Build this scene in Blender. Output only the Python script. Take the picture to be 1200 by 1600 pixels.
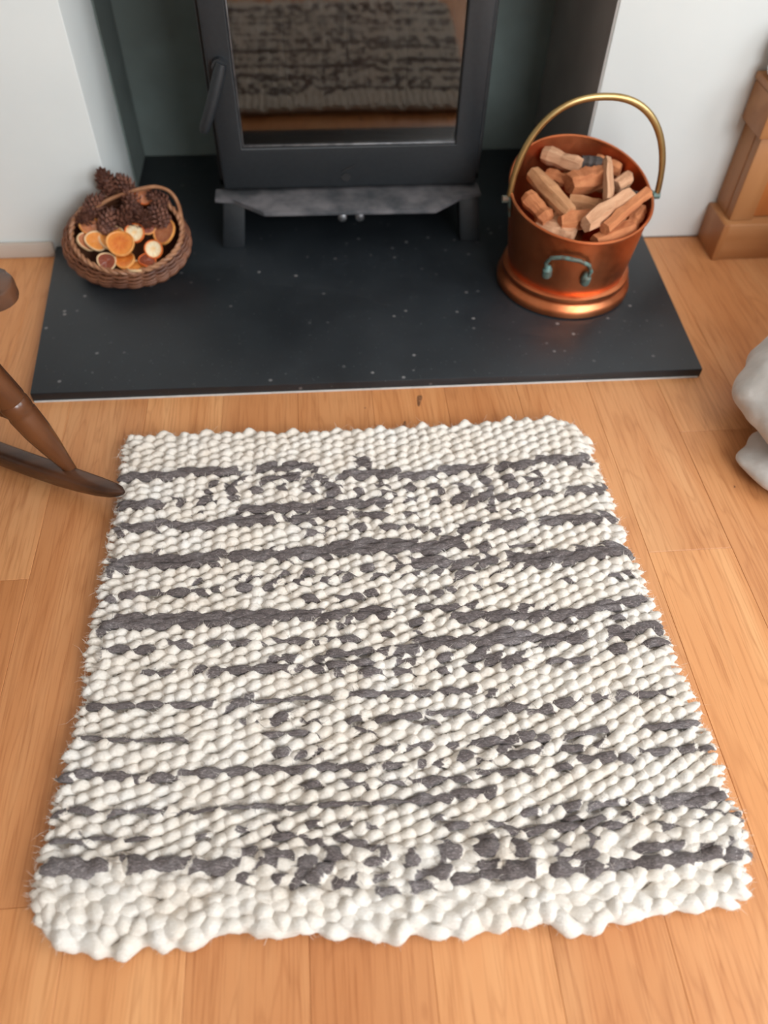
import bpy, bmesh, math, random
import numpy as np
from mathutils import Vector, Matrix, noise, Quaternion

for o in list(bpy.data.objects):
    bpy.data.objects.remove(o)
scene = bpy.context.scene
COL = scene.collection
random.seed(7)
rng = np.random.default_rng(11)
PI = math.pi

# ------------------------------------------------------------------ camera
cam_data = bpy.data.cameras.new('camera')
cam = bpy.data.objects.new('camera', cam_data)
COL.objects.link(cam)
scene.camera = cam
cam_data.sensor_fit = 'HORIZONTAL'
cam_data.sensor_width = 36.0
cam_data.lens = 36.45
cam_data.clip_start = 0.02
CAM_LOC = Vector((-0.0838, -0.9644, 0.868))
n_ = Vector((-32, 980, 1215)).normalized()               # straight down, in camera axes (x right, y down, z forward)
d_ = Vector((-162, -1512, 1215)); d_ -= n_ * d_.dot(n_); d_.normalize()   # into the room
x_ = n_.cross(d_).normalized()
R_ = Matrix((x_, d_, -n_))
right = R_ @ Vector((1, 0, 0)); up = R_ @ Vector((0, -1, 0)); back = R_ @ Vector((0, 0, -1))
cam.matrix_world = Matrix(((right.x, up.x, back.x, CAM_LOC.x), (right.y, up.y, back.y, CAM_LOC.y),
                           (right.z, up.z, back.z, CAM_LOC.z), (0, 0, 0, 1)))
cam_data.dof.use_dof = True
cam_data.dof.focus_distance = 0.985
cam_data.dof.aperture_fstop = 3.4

# ------------------------------------------------------------------ world, window light, exposure
world = bpy.data.worlds.new('sky')
scene.world = world
world.use_nodes = True
bg = world.node_tree.nodes['Background']
bg.inputs['Color'].default_value = (0.78, 0.88, 1.0, 1)
bg.inputs['Strength'].default_value = 1.5

def area_light(name, loc, target, sx, sy, watts, color):
    l = bpy.data.lights.new(name, 'AREA')
    l.shape = 'RECTANGLE'; l.size = sx; l.size_y = sy; l.energy = watts; l.color = color
    o = bpy.data.objects.new(name, l)
    COL.objects.link(o)
    o.location = loc
    o.rotation_euler = (Vector(target) - Vector(loc)).to_track_quat('-Z', 'Y').to_euler()
    return o
# daylight entering by the two windows of the room (right wall and rear wall)
area_light('window_daylight', (2.13, -1.35, 1.45), (0.0, -1.35, 1.1), 1.30, 1.20, 50, (0.90, 0.96, 1.0))
area_light('window_daylight', (1.25, -2.53, 1.45), (1.0, 0.0, 1.0), 1.30, 1.20, 100, (0.90, 0.96, 1.0))

scene.view_settings.view_transform = 'Standard'
scene.view_settings.look = 'None'
scene.view_settings.gamma = 1.0
scene.view_settings.use_curve_mapping = False
scene.view_settings.exposure = -0.50

# ------------------------------------------------------------------ helpers
def tag(o, label=None, cat=None, group=None, kind=None):
    if label: o['label'] = label
    if cat: o['category'] = cat
    if group: o['group'] = group
    if kind: o['kind'] = kind
    return o

def thing(name, loc, label, cat, group=None, rotz=0.0):
    o = bpy.data.objects.new(name, None)
    o.empty_display_size = 0.05
    COL.objects.link(o)
    o.location = loc; o.rotation_euler = (0, 0, rotz)
    return tag(o, label, cat, group)

def link_mesh(name, me, mat, parent=None, loc=None):
    o = bpy.data.objects.new(name, me)
    COL.objects.link(o)
    if mat is not None:
        for m in (mat if isinstance(mat, (list, tuple)) else [mat]):
            me.materials.append(m)
    if parent: o.parent = parent
    if loc is not None: o.location = loc
    return o

def from_bm(name, bm, mat, parent=None, loc=None, smooth=True, angle=40):
    bmesh.ops.recalc_face_normals(bm, faces=bm.faces[:])
    me = bpy.data.meshes.new(name)
    bm.to_mesh(me); bm.free()
    if smooth:
        me.polygons.foreach_set('use_smooth', [True] * len(me.polygons))
        me.set_sharp_from_angle(angle=math.radians(angle))
    return link_mesh(name, me, mat, parent, loc)

def add_box(bm, a, b, bevel=0.0, seg=2, mtx=None):
    a = Vector(a); b = Vector(b)
    r = bmesh.ops.create_cube(bm, size=1.0)
    vs = r['verts']
    for v in vs:
        v.co = Vector(((a.x + b.x) / 2 + v.co.x * (b.x - a.x), (a.y + b.y) / 2 + v.co.y * (b.y - a.y),
                       (a.z + b.z) / 2 + v.co.z * (b.z - a.z)))
    if bevel > 0:
        es = list({e for v in vs for e in v.link_edges})
        r = bmesh.ops.bevel(bm, geom=es, offset=bevel, segments=seg, profile=0.5, affect='EDGES')
        vs = list({v for f in r['faces'] for v in f.verts} | {v for v in vs if v.is_valid})
    if mtx is not None:
        for v in vs: v.co = mtx @ v.co
    return vs

def add_prism(bm, pts, z0, z1, bevel=0.0, seg=2):
    """polygon pts (x, y) extruded from z0 to z1"""
    lo = [bm.verts.new((p[0], p[1], z0)) for p in pts]
    hi = [bm.verts.new((p[0], p[1], z1)) for p in pts]
    n = len(pts)
    fs = [bm.faces.new(hi), bm.faces.new(lo[::-1])]
    for i in range(n):
        fs.append(bm.faces.new((lo[i], lo[(i + 1) % n], hi[(i + 1) % n], hi[i])))
    if bevel > 0:
        bmesh.ops.bevel(bm, geom=list({e for f in fs for e in f.edges}), offset=bevel, segments=seg, profile=0.5, affect='EDGES')

def add_tube(bm, path, radii, n=12, closed=False, flat=1.0, ref=None):
    """swept tube; flat squeezes the section along its second axis"""
    P = [Vector(p) for p in path]
    m = len(P)
    if not hasattr(radii, '__len__'): radii = [radii] * m
    rings = []
    prev = Vector(ref) if ref else None
    for i in range(m):
        if closed: t = P[(i + 1) % m] - P[i - 1]
        else: t = P[min(i + 1, m - 1)] - P[max(i - 1, 0)]
        t.normalize()
        if prev is None:
            prev = Vector((0, 0, 1)) if abs(t.z) < 0.9 else Vector((1, 0, 0))
        u = prev - t * prev.dot(t); u.normalize(); prev = u
        w = t.cross(u)
        rings.append([bm.verts.new(P[i] + u * (radii[i] * math.cos(2 * PI * k / n)) + w * (radii[i] * flat * math.sin(2 * PI * k / n))) for k in range(n)])
    for i in range(m if closed else m - 1):
        a, b = rings[i], rings[(i + 1) % m]
        for k in range(n):
            bm.faces.new((a[k], a[(k + 1) % n], b[(k + 1) % n], b[k]))
    if not closed:
        bm.faces.new(rings[0][::-1]); bm.faces.new(rings[-1])

def add_lathe(bm, prof, n=48, cx=0.0, cy=0.0):
    """profile of (r, z) turned about a vertical axis"""
    rings = []
    for r, z in prof:
        if r < 1e-6: rings.append([bm.verts.new((cx, cy, z))])
        else: rings.append([bm.verts.new((cx + r * math.cos(2 * PI * k / n), cy + r * math.sin(2 * PI * k / n), z)) for k in range(n)])
    for a, b in zip(rings[:-1], rings[1:]):
        for k in range(n):
            k2 = (k + 1) % n
            if len(a) == 1 and len(b) > 1: bm.faces.new((a[0], b[k], b[k2]))
            elif len(b) == 1 and len(a) > 1: bm.faces.new((a[k], a[k2], b[0]))
            elif len(a) > 1: bm.faces.new((a[k], a[k2], b[k2], b[k]))

# ------------------------------------------------------------------ materials
class NT:
    def __init__(self, name):
        self.m = bpy.data.materials.new(name); self.m.use_nodes = True
        self.t = self.m.node_tree
        self.b = self.t.nodes['Principled BSDF']
        self.out = self.t.nodes['Material Output']
    def n(self, kind, **kw):
        nd = self.t.nodes.new(kind)
        for k, v in kw.items():
            if k in nd.inputs and not hasattr(nd, k): nd.inputs[k].default_value = v
            else:
                try: setattr(nd, k, v)
                except Exception: nd.inputs[k].default_value = v
        return nd
    def l(self, a, b): self.t.links.new(a, b)
    def set(self, **kw):
        for k, v in kw.items(): self.b.inputs[k.replace('_', ' ')].default_value = v
        return self
    def coords(self, scale=(1, 1, 1), kind='Object'):
        tc = self.n('ShaderNodeTexCoord'); mp = self.n('ShaderNodeMapping')
        mp.inputs['Scale'].default_value = scale
        self.l(tc.outputs[kind], mp.inputs['Vector'])
        return mp.outputs['Vector']
    def noise(self, vec, scale=5.0, detail=4.0, rough=0.5, dist=0.0):
        nd = self.n('ShaderNodeTexNoise')
        nd.inputs['Scale'].default_value = scale; nd.inputs['Detail'].default_value = detail
        nd.inputs['Roughness'].default_value = rough; nd.inputs['Distortion'].default_value = dist
        self.l(vec, nd.inputs['Vector'])
        return nd.outputs['Fac']
    def ramp(self, fac, stops):
        nd = self.n('ShaderNodeValToRGB')
        cr = nd.color_ramp
        while len(cr.elements) < len(stops): cr.elements.new(0.5)
        for e, (p, c) in zip(cr.elements, stops):
            e.position = p; e.color = (*c, 1) if len(c) == 3 else c
        self.l(fac, nd.inputs['Fac'])
        return nd.outputs['Color']
    def mix(self, fac, a, b, mode='MIX'):
        nd = self.n('ShaderNodeMix'); nd.data_type = 'RGBA'; nd.blend_type = mode
        for s, v in ((nd.inputs[0], fac), (nd.inputs[6], a), (nd.inputs[7], b)):
            if hasattr(v, 'links') or hasattr(v, 'is_output'): self.l(v, s)
            elif isinstance(v, (tuple, list)): s.default_value = (*v, 1) if len(v) == 3 else v
            else: s.default_value = v
        return nd.outputs[2]
    def bump(self, fac, strength=0.3, dist=0.001):
        nd = self.n('ShaderNodeBump')
        nd.inputs['Strength'].default_value = strength; nd.inputs['Distance'].default_value = dist
        self.l(fac, nd.inputs['Height'])
        self.l(nd.outputs['Normal'], self.b.inputs['Normal'])
    def color(self, sock): self.l(sock, self.b.inputs['Base Color']); return self

def simple(name, c0, c1, rough=0.5, scale=8.0, stretch=(1, 1, 1), bump=0.0, metallic=0.0, bdist=0.001, detail=4.0, lo=0.35, hi=0.65):
    t = NT(name); v = t.coords(stretch)
    f = t.noise(v, scale, detail)
    t.color(t.ramp(f, [(lo, c0), (hi, c1)]))
    t.set(Roughness=rough, Metallic=metallic)
    if bump: t.bump(f, bump, bdist)
    return t.m

def rnd_offset(t, vec, amount=37.0):
    oi = t.n('ShaderNodeObjectInfo')
    mul = t.n('ShaderNodeMath', operation='MULTIPLY'); mul.inputs[1].default_value = amount
    t.l(oi.outputs['Random'], mul.inputs[0])
    add = t.n('ShaderNodeVectorMath', operation='ADD')
    t.l(vec, add.inputs[0]); t.l(mul.outputs[0], add.inputs[1])
    return add.outputs[0], oi.outputs['Random']

def oak():
    t = NT('oak_board'); v = t.coords((1, 1, 1))
    v, rnd = rnd_offset(t, v)
    mp = t.n('ShaderNodeMapping'); mp.inputs['Scale'].default_value = (1.0, 0.10, 1.0); t.l(v, mp.inputs['Vector'])
    big = t.noise(mp.outputs[0], 14, 3, 0.55, 0.6)
    mp2 = t.n('ShaderNodeMapping'); mp2.inputs['Scale'].default_value = (1.0, 0.028, 1.0); t.l(v, mp2.inputs['Vector'])
    fine = t.noise(mp2.outputs[0], 330, 3, 0.6)
    # growth rings drawn out along the board
    sc = t.n('ShaderNodeMath', operation='MULTIPLY'); sc.inputs[1].default_value = 11.0; t.l(big, sc.inputs[0])
    fr = t.n('ShaderNodeMath', operation='PINGPONG'); fr.inputs[1].default_value = 0.5; t.l(sc.outputs[0], fr.inputs[0])
    base = t.ramp(big, [(0.25, (0.510, 0.200, 0.070)), (0.5, (0.590, 0.260, 0.103)), (0.75, (0.660, 0.330, 0.145))])
    tint = t.ramp(rnd, [(0.0, (0.90, 0.82, 0.74)), (0.5, (1.0, 1.0, 1.0)), (1.0, (1.10, 1.12, 1.10))])
    c = t.mix(1.0, base, tint, 'MULTIPLY')
    ringc = t.ramp(fr.outputs[0], [(0.0, (0.70, 0.60, 0.52)), (0.16, (1, 1, 1)), (1.0, (1, 1, 1))])
    c = t.mix(0.38, c, ringc, 'MULTIPLY')
    finec = t.ramp(fine, [(0.34, (0.72, 0.62, 0.54)), (0.50, (1, 1, 1))])
    c = t.mix(0.60, c, finec, 'MULTIPLY')
    # small dark knots
    vo = t.n('ShaderNodeTexVoronoi'); vo.inputs['Scale'].default_value = 6.5; vo.inputs['Randomness'].default_value = 1.0
    mk = t.n('ShaderNodeMapping'); mk.inputs['Scale'].default_value = (1.0, 0.45, 1.0); t.l(v, mk.inputs['Vector'])
    t.l(mk.outputs[0], vo.inputs['Vector'])
    kn = t.ramp(vo.outputs['Distance'], [(0.0, (0.30, 0.16, 0.08)), (0.028, (0.45, 0.26, 0.14)), (0.055, (1, 1, 1))])
    c = t.mix(0.8, c, kn, 'MULTIPLY')
    t.color(c); t.set(Roughness=0.42)
    t.b.inputs['Specular IOR Level'].default_value = 0.35
    t.bump(fine, 0.12, 0.0006)
    return t.m

def wool(name, dark):
    """cream or charcoal roving; dark=None mixes the two by the yarn's own 'charcoal' value"""
    t = NT(name)
    geo = t.n('ShaderNodeNewGeometry')
    mp = t.n('ShaderNodeMapping'); t.l(geo.outputs['Position'], mp.inputs['Vector'])
    blot = t.noise(mp.outputs[0], 26, 3, 0.6)
    mp2 = t.n('ShaderNodeMapping'); mp2.inputs['Scale'].default_value = (0.30, 1.0, 1.0); mp2.inputs['Rotation'].default_value = (0.3, 0.2, 0.45)
    t.l(geo.outputs['Position'], mp2.inputs['Vector'])
    fib = t.noise(mp2.outputs[0], 700, 4, 0.7, 0.8)
    cd = t.ramp(blot, [(0.25, (0.105, 0.082, 0.077)), (0.5, (0.150, 0.123, 0.117)), (0.75, (0.220, 0.192, 0.188))])
    fd = t.ramp(fib, [(0.35, (0.45, 0.43, 0.43)), (0.52, (1.0, 1.0, 1.0)), (0.68, (2.4, 2.4, 2.45))])
    cd = t.mix(0.8, cd, fd, 'MULTIPLY')
    cl = t.ramp(blot, [(0.25, (0.815, 0.715, 0.610)), (0.5, (0.875, 0.800, 0.715)), (0.75, (0.900, 0.852, 0.795))])
    fl = t.ramp(fib, [(0.30, (0.76, 0.71, 0.65)), (0.58, (1.0, 1.0, 1.0))])
    cl = t.mix(0.6, cl, fl, 'MULTIPLY')
    if dark is None:
        at = t.n('ShaderNodeAttribute'); at.attribute_name = 'charcoal'
        ad = t.n('ShaderNodeMath', operation='MULTIPLY_ADD'); t.l(fib, ad.inputs[0]); ad.inputs[1].default_value = 0.9; t.l(at.outputs['Fac'], ad.inputs[2])
        fac = t.ramp(ad.outputs[0], [(0.78, (0, 0, 0)), (1.05, (1, 1, 1))])
        c = t.mix(fac, cl, cd)
    else: c = cd if dark else cl
    t.color(c)
    t.set(Roughness=0.95)
    t.b.inputs['Specular IOR Level'].default_value = 0.1
    t.b.inputs['Sheen Weight'].default_value = 0.15
    t.b.inputs['Sheen Roughness'].default_value = 0.5
    t.bump(fib, 0.9, 0.0016)
    return t.m

def copper(name, stained=True):
    t = NT(name); v = t.coords()
    a = t.noise(v, 7, 5, 0.6, 0.3); b = t.noise(v, 60, 4, 0.6)
    c = t.ramp(a, [(0.3, (0.50, 0.135, 0.050)), (0.55, (0.68, 0.220, 0.090)), (0.8, (0.76, 0.300, 0.145))])
    t.color(c)
    t.l(t.ramp(b, [(0.3, (0.34,) * 3), (0.7, (0.44,) * 3)]), t.b.inputs['Roughness'])
    t.set(Metallic=1.0)
    t.bump(a, 0.05, 0.002)
    return t.m

def slate():
    t = NT('slate'); v = t.coords()
    a = t.noise(v, 5, 6, 0.6); b = t.noise(v, 140, 4, 0.6)
    c = t.ramp(a, [(0.3, (0.0095, 0.0118, 0.0145)), (0.7, (0.021, 0.0250, 0.0290))])
    vo = t.n('ShaderNodeTexVoronoi'); vo.inputs['Scale'].default_value = 42.0; t.l(v, vo.inputs['Vector'])
    msk = t.noise(v, 4.3, 2, 0.5)
    spot = t.ramp(vo.outputs['Distance'], [(0.07, (1, 1, 1)), (0.17, (0, 0, 0))])
    hue = t.n('ShaderNodeSeparateColor'); t.l(vo.outputs['Color'], hue.inputs[0])
    few = t.ramp(hue.outputs[0], [(0.45, (0, 0, 0)), (0.75, (1, 1, 1))])
    where = t.ramp(msk, [(0.42, (0, 0, 0)), (0.56, (1, 1, 1))])
    f = t.mix(1.0, spot, few, 'MULTIPLY'); f = t.mix(1.0, f, where, 'MULTIPLY')
    bw = t.n('ShaderNodeRGBToBW'); t.l(f, bw.inputs[0])
    hm = t.n('ShaderNodeMath', operation='MULTIPLY'); hm.inputs[1].default_value = 0.55; t.l(bw.outputs[0], hm.inputs[0])
    dustn = t.noise(v, 260, 2, 0.5)
    dust = t.ramp(dustn, [(0.70, (0, 0, 0)), (0.78, (0.35, 0.35, 0.35))])
    c = t.mix(hm.outputs[0], c, (0.34, 0.32, 0.31))
    c = t.mix(0.25, c, dust, 'ADD')
    t.color(c)
    t.l(t.ramp(a, [(0.3, (0.33,) * 3), (0.7, (0.46,) * 3)]), t.b.inputs['Roughness'])
    t.b.inputs['Specular IOR Level'].default_value = 0.42
    t.bump(b, 0.12, 0.0006)
    return t.m

def stove_glass():
    t = NT('stove_glass')
    tr = t.n('ShaderNodeBsdfTransparent'); tr.inputs['Color'].default_value = (0.42, 0.36, 0.31, 1)
    gl = t.n('ShaderNodeBsdfGlossy'); gl.inputs['Roughness'].default_value = 0.03; gl.inputs['Color'].default_value = (1.0, 0.96, 0.92, 1)
    fr = t.n('ShaderNodeFresnel'); fr.inputs['IOR'].default_value = 1.95
    mx = t.n('ShaderNodeMixShader')
    t.l(fr.outputs[0], mx.inputs[0]); t.l(tr.outputs[0], mx.inputs[1]); t.l(gl.outputs[0], mx.inputs[2])
    t.l(mx.outputs[0], t.out.inputs['Surface'])
    return t.m

M = {}
M['oak'] = oak()
M['wool_yarn'] = wool('wool_yarn', None)
M['wool'] = wool('cream_wool', False)
M['wool_dark'] = wool('charcoal_wool', True)
M['slate'] = slate()
M['copper'] = copper('copper')
M['glass'] = stove_glass()
M['white_paint'] = simple('white_wall_paint', (0.685, 0.705, 0.685), (0.715, 0.732, 0.708), 0.85, 6, bump=0.05, bdist=0.002)
M['ceiling_paint'] = simple('ceiling_paint', (0.80, 0.80, 0.79), (0.84, 0.84, 0.83), 0.9, 5)
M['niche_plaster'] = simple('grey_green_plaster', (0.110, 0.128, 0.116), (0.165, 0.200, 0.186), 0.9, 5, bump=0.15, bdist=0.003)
M['knot'] = simple('oak_knot', (0.12, 0.045, 0.018), (0.34, 0.14, 0.055), 0.45, 220)
M['room_paint'] = simple('room_wall_paint', (0.46, 0.47, 0.45), (0.50, 0.51, 0.49), 0.85, 6)
M['niche_render'] = simple('grey_brown_cheek', (0.300, 0.275, 0.255), (0.380, 0.350, 0.325), 0.9, 5, bump=0.15, bdist=0.003)
M['skirting'] = simple('faded_skirting', (0.42, 0.33, 0.27), (0.50, 0.41, 0.34), 0.7, 9, (0.3, 1, 1))
M['sealant'] = simple('pale_sealant', (0.55, 0.53, 0.50), (0.65, 0.63, 0.60), 0.6, 60)
M['stove_paint'] = simple('matt_stove_paint', (0.011, 0.013, 0.0155), (0.015, 0.0175, 0.020), 0.46, 160, bump=0.08, bdist=0.0005)
M['stove_lip'] = simple('ash_dusted_iron', (0.045, 0.047, 0.052), (0.135, 0.125, 0.130), 0.75, 26, bump=0.08, detail=6)
M['stove_dark'] = simple('black_iron', (0.008, 0.008, 0.009), (0.014, 0.014, 0.015), 0.6, 90)
M['stove_steel'] = simple('dull_steel', (0.16, 0.16, 0.17), (0.30, 0.30, 0.31), 0.38, 60, metallic=0.9)
M['firebrick'] = simple('sooty_firebrick', (0.16, 0.11, 0.085), (0.62, 0.46, 0.36), 0.95, 14, (1, 1, 0.35), bump=0.3, bdist=0.003, detail=6)
M['brass'] = simple('aged_brass', (0.36, 0.24, 0.10), (0.46, 0.33, 0.15), 0.36, 18, metallic=1.0)
M['verdigris'] = simple('verdigris_bronze', (0.10, 0.055, 0.03), (0.13, 0.24, 0.22), 0.6, 70, metallic=0.35, bump=0.3)
M['wicker'] = simple('brown_wicker', (0.105, 0.032, 0.014), (0.230, 0.085, 0.038), 0.55, 45, (0.4, 0.4, 1), bump=0.2)
M['wicker_pale'] = simple('peeled_wicker', (0.270, 0.110, 0.050), (0.400, 0.190, 0.095), 0.5, 40, bump=0.15)
M['cone'] = simple('pine_cone_scale', (0.070, 0.022, 0.013), (0.200, 0.078, 0.046), 0.7, 60, bump=0.3)
M['chair'] = simple('dark_stained_beech', (0.065, 0.022, 0.009), (0.150, 0.054, 0.020), 0.24, 30, (0.15, 1, 0.15), bump=0.05, detail=5)
M['chair_rail'] = simple('worn_dark_oak', (0.036, 0.017, 0.011), (0.110, 0.045, 0.022), 0.26, 22, (0.2, 1, 1), bump=0.05)
M['pine'] = simple('honey_pine', (0.340, 0.132, 0.042), (0.430, 0.195, 0.075), 0.45, 26, (0.12, 1, 1), bump=0.05, detail=5)
M['pine_v'] = simple('honey_pine_upright', (0.340, 0.132, 0.042), (0.420, 0.190, 0.073), 0.45, 26, (1, 1, 0.10), bump=0.05, detail=5)
M['pine_panel'] = simple('orange_pine_panel', (0.40, 0.120, 0.028), (0.48, 0.165, 0.045), 0.45, 26, (1, 1, 0.10), bump=0.05, detail=5)
M['fleece'] = simple('white_fleece', (0.48, 0.44, 0.40), (0.57, 0.525, 0.485), 0.95, 40, bump=0.5, bdist=0.004, detail=6)
M['fleece'].node_tree.nodes['Principled BSDF'].inputs['Sheen Weight'].default_value = 0.3
M['ceramic'] = simple('white_ceramic', (0.74, 0.73, 0.71), (0.80, 0.79, 0.77), 0.25, 20)
M['brown_glaze'] = simple('brown_glaze', (0.030, 0.012, 0.008), (0.060, 0.024, 0.014), 0.3, 30)
M['frame_white'] = simple('white_gloss_paint', (0.78, 0.78, 0.77), (0.82, 0.82, 0.81), 0.4, 10)

# ------------------------------------------------------------------ room shell
WY = 0.41            # face of the chimney breast
NL, NR, NB = -0.454, 0.418, 0.757   # fireplace niche: left, right, back
HZ = 0.018           # top of the slate hearth
XL, XR, YR, CZ = -1.9, 2.2, -2.6, 2.35

def struct(name, bm, mat, **kw):
    return tag(from_bm(name, bm, mat, **kw), kind='structure')

floor = bpy.data.objects.new('floor', None)
COL.objects.link(floor); floor.empty_display_size = 0.05
tag(floor, kind='structure')
BW = 0.1200
SEAM0 = -0.0074
# butt joints seen in the photograph, keyed by board column
JOINTS = {4: (-0.137,), 3: (-0.364,), -5: (-0.350,), -4: (-0.754,)}
rj = random.Random(5)
k0 = int(math.floor((XL - SEAM0) / BW)); k1 = int(math.ceil((XR - SEAM0) / BW))
for k in range(k0, k1):
    x0 = max(SEAM0 + k * BW, XL); x1 = min(SEAM0 + (k + 1) * BW, XR)
    if x1 - x0 < 0.01: continue
    cuts = list(JOINTS.get(k, ()))
    if not cuts:
        cuts = [rj.uniform(-2.3, -1.35)]
        if k < -5 or k > 4: cuts.append(rj.uniform(-1.0, 0.2))
    else:
        cuts.append(cuts[0] - rj.uniform(1.2, 1.6))
    ys = sorted([YR] + [c for c in cuts if YR + 0.2 < c < WY - 0.1] + [WY])
    for ya, yb in zip(ys[:-1], ys[1:]):
        bm = bmesh.new()
        w = (x1 - x0) / 2 - 0.0001; h = (yb - ya) / 2 - 0.0001
        add_box(bm, (-w, -h, -0.018), (w, h, 0.0), 0.0006, 1)
        dz = rj.uniform(-0.0002, 0.0)
        pl = from_bm('floor_board', bm, M['oak'], floor, ((x0 + x1) / 2, (ya + yb) / 2, dz), smooth=False)
for kx, ky, ka, kb in ((0.069, -0.039, 0.0040, 0.0130), (0.038, -0.098, 0.0035, 0.0110), (0.5720, -0.345, 0.0050, 0.0150), (0.518, -0.255, 0.0015, 0.0022), (-0.02, -0.052, 0.0014, 0.0016)):
    bm = bmesh.new()
    ce = bm.verts.new((0, 0, 0.0005)); rg = []
    for k in range(20):
        a = 2 * PI * k / 20; q = 1 + 0.18 * math.sin(3 * a + kx * 90)
        rg.append(bm.verts.new((ka * q * math.cos(a) + 0.2 * kb * math.sin(a), kb * q * math.sin(a), 0.0)))
    for k in range(20): bm.faces.new((ce, rg[k], rg[(k + 1) % 20]))
    from_bm('wood_knot', bm, M['knot'], floor, (kx, ky, 0.0001))
bm = bmesh.new(); add_box(bm, (XL, YR, -0.06), (XR, 0.9, -0.019))
sub = from_bm('subfloor', bm, M['stove_dark'], floor, smooth=False)

bm = bmesh.new(); add_box(bm, (XL, WY, 0.0), (NL, 0.9, CZ), 0.004, 2)
struct('wall_left', bm, M['white_paint'])
bm = bmesh.new(); add_box(bm, (NR, WY, 0.0), (XR, 0.9, CZ), 0.004, 2)
struct('wall_right', bm, M['white_paint'])
bm = bmesh.new(); add_box(bm, (NL + 0.0005, WY, 1.02), (NR - 0.0005, 0.9, CZ), 0.004, 2)
struct('wall_lintel', bm, M['white_paint'])
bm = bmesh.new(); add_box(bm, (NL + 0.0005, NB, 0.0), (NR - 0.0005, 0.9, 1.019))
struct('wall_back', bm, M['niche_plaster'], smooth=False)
# thin sheets on the niche cheeks, darker than the walls; left starts part-way in
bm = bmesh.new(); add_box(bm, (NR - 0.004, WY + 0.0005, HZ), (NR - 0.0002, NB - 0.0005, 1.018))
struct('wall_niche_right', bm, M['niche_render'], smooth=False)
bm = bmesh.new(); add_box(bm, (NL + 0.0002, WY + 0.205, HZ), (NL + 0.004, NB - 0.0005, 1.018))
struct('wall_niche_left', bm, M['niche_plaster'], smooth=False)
bm = bmesh.new(); add_box(bm, (XL + 0.001, WY - 0.010, 0.0), (-0.583, WY - 0.0005, 0.030), 0.003, 2)
struct('baseboard_left', bm, M['skirting'])
bm = bmesh.new(); add_box(bm, (XL - 0.1, YR, 0.0), (XL, WY, CZ))
struct('wall_side_left', bm, M['room_paint'], smooth=False)
# right wall with its window opening
wy0, wy1, wz0, wz1 = -2.02, -0.68, 0.82, 2.08
bm = bmesh.new()
add_box(bm, (XR, YR, 0), (XR + 0.1, wy0, CZ)); add_box(bm, (XR, wy1, 0), (XR + 0.1, 0.9, CZ))
add_box(bm, (XR, wy0, 0), (XR + 0.1, wy1, wz0)); add_box(bm, (XR, wy0, wz1), (XR + 0.1, wy1, CZ))
struct('wall_side_right', bm, M['room_paint'], smooth=False)
bm = bmesh.new()
wx0, wx1 = 0.58, 1.92
add_box(bm, (XL, YR - 0.1, 0), (wx0, YR, CZ)); add_box(bm, (wx1, YR - 0.1, 0), (XR, YR, CZ))
add_box(bm, (wx0, YR - 0.1, 0), (wx1, YR, wz0)); add_box(bm, (wx0, YR - 0.1, wz1), (wx1, YR, CZ))
struct('wall_rear', bm, M['room_paint'], smooth=False)
bm = bmesh.new(); add_box(bm, (XL - 0.1, YR - 0.1, CZ), (XR + 0.1, 0.9, CZ + 0.08))
struct('ceiling', bm, M['ceiling_paint'], smooth=False)
def window(name, vertical_axis, p, a0, a1):
    bm = bmesh.new()
    t = 0.045
    def bar(u0, u1, z0, z1):
        if vertical_axis == 'x': add_box(bm, (p + 0.02, u0, z0), (p + 0.07, u1, z1), 0.004, 1)
        else: add_box(bm, (u0, p - 0.07, z0), (u1, p - 0.02, z1), 0.004, 1)
    bar(a0, a0 + t, wz0, wz1); bar(a1 - t, a1, wz0, wz1); bar(a0, a1, wz0, wz0 + t); bar(a0, a1, wz1 - t, wz1)
    bar((a0 + a1) / 2 - 0.02, (a0 + a1) / 2 + 0.02, wz0, wz1)
    return struct(name, bm, M['frame_white'])
window('window_1', 'x', XR, wy0, wy1)
window('window_2', 'y', YR, wx0, wx1)

# ------------------------------------------------------------------ slate hearth
hearth = thing('hearth', (0, 0.2, 0), 'dark slate hearth slab dusted with pale specks under the stove', 'hearth')
bm = bmesh.new()
pts = [(-0.548, -0.006), (0.548, -0.012), (0.566, WY - 0.001), (NR - 0.001, WY - 0.001), (NR - 0.001, NB - 0.001),
       (NL + 0.001, NB - 0.001), (NL + 0.001, WY - 0.001), (-0.580, WY - 0.001)]
add_prism(bm, [(x, y - 0.2) for x, y in pts], 0.0004, HZ, 0.0016, 2)
from_bm('slate_slab', bm, M['slate'], hearth, smooth=True, angle=30)
bm = bmesh.new()
add_box(bm, (-0.545, -0.2105, 0.0003), (0.545, -0.2065, 0.0028), 0, mtx=Matrix.Rotation(-0.0052, 4, 'Z'))
so = from_bm('sealant_strip', bm, M['sealant'], hearth, smooth=False)
tag(so, 'thin pale sealant line along the front foot of the slab')

# ------------------------------------------------------------------ wood-burning stove
SX = -0.0135
stove = thing('wood_stove', (SX, 0.55, HZ), 'dark grey cast iron wood stove standing in the fireplace niche', 'stove')
def S(x, y, z): return (x - SX, y - 0.55, z - HZ)
def sbox(name, a, b, mat, bevel=0.003, parent=stove, seg=2, mtx=None):
    bm = bmesh.new(); add_box(bm, S(*a), S(*b), bevel, seg, mtx)
    return from_bm(name, bm, M[mat], parent)
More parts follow.
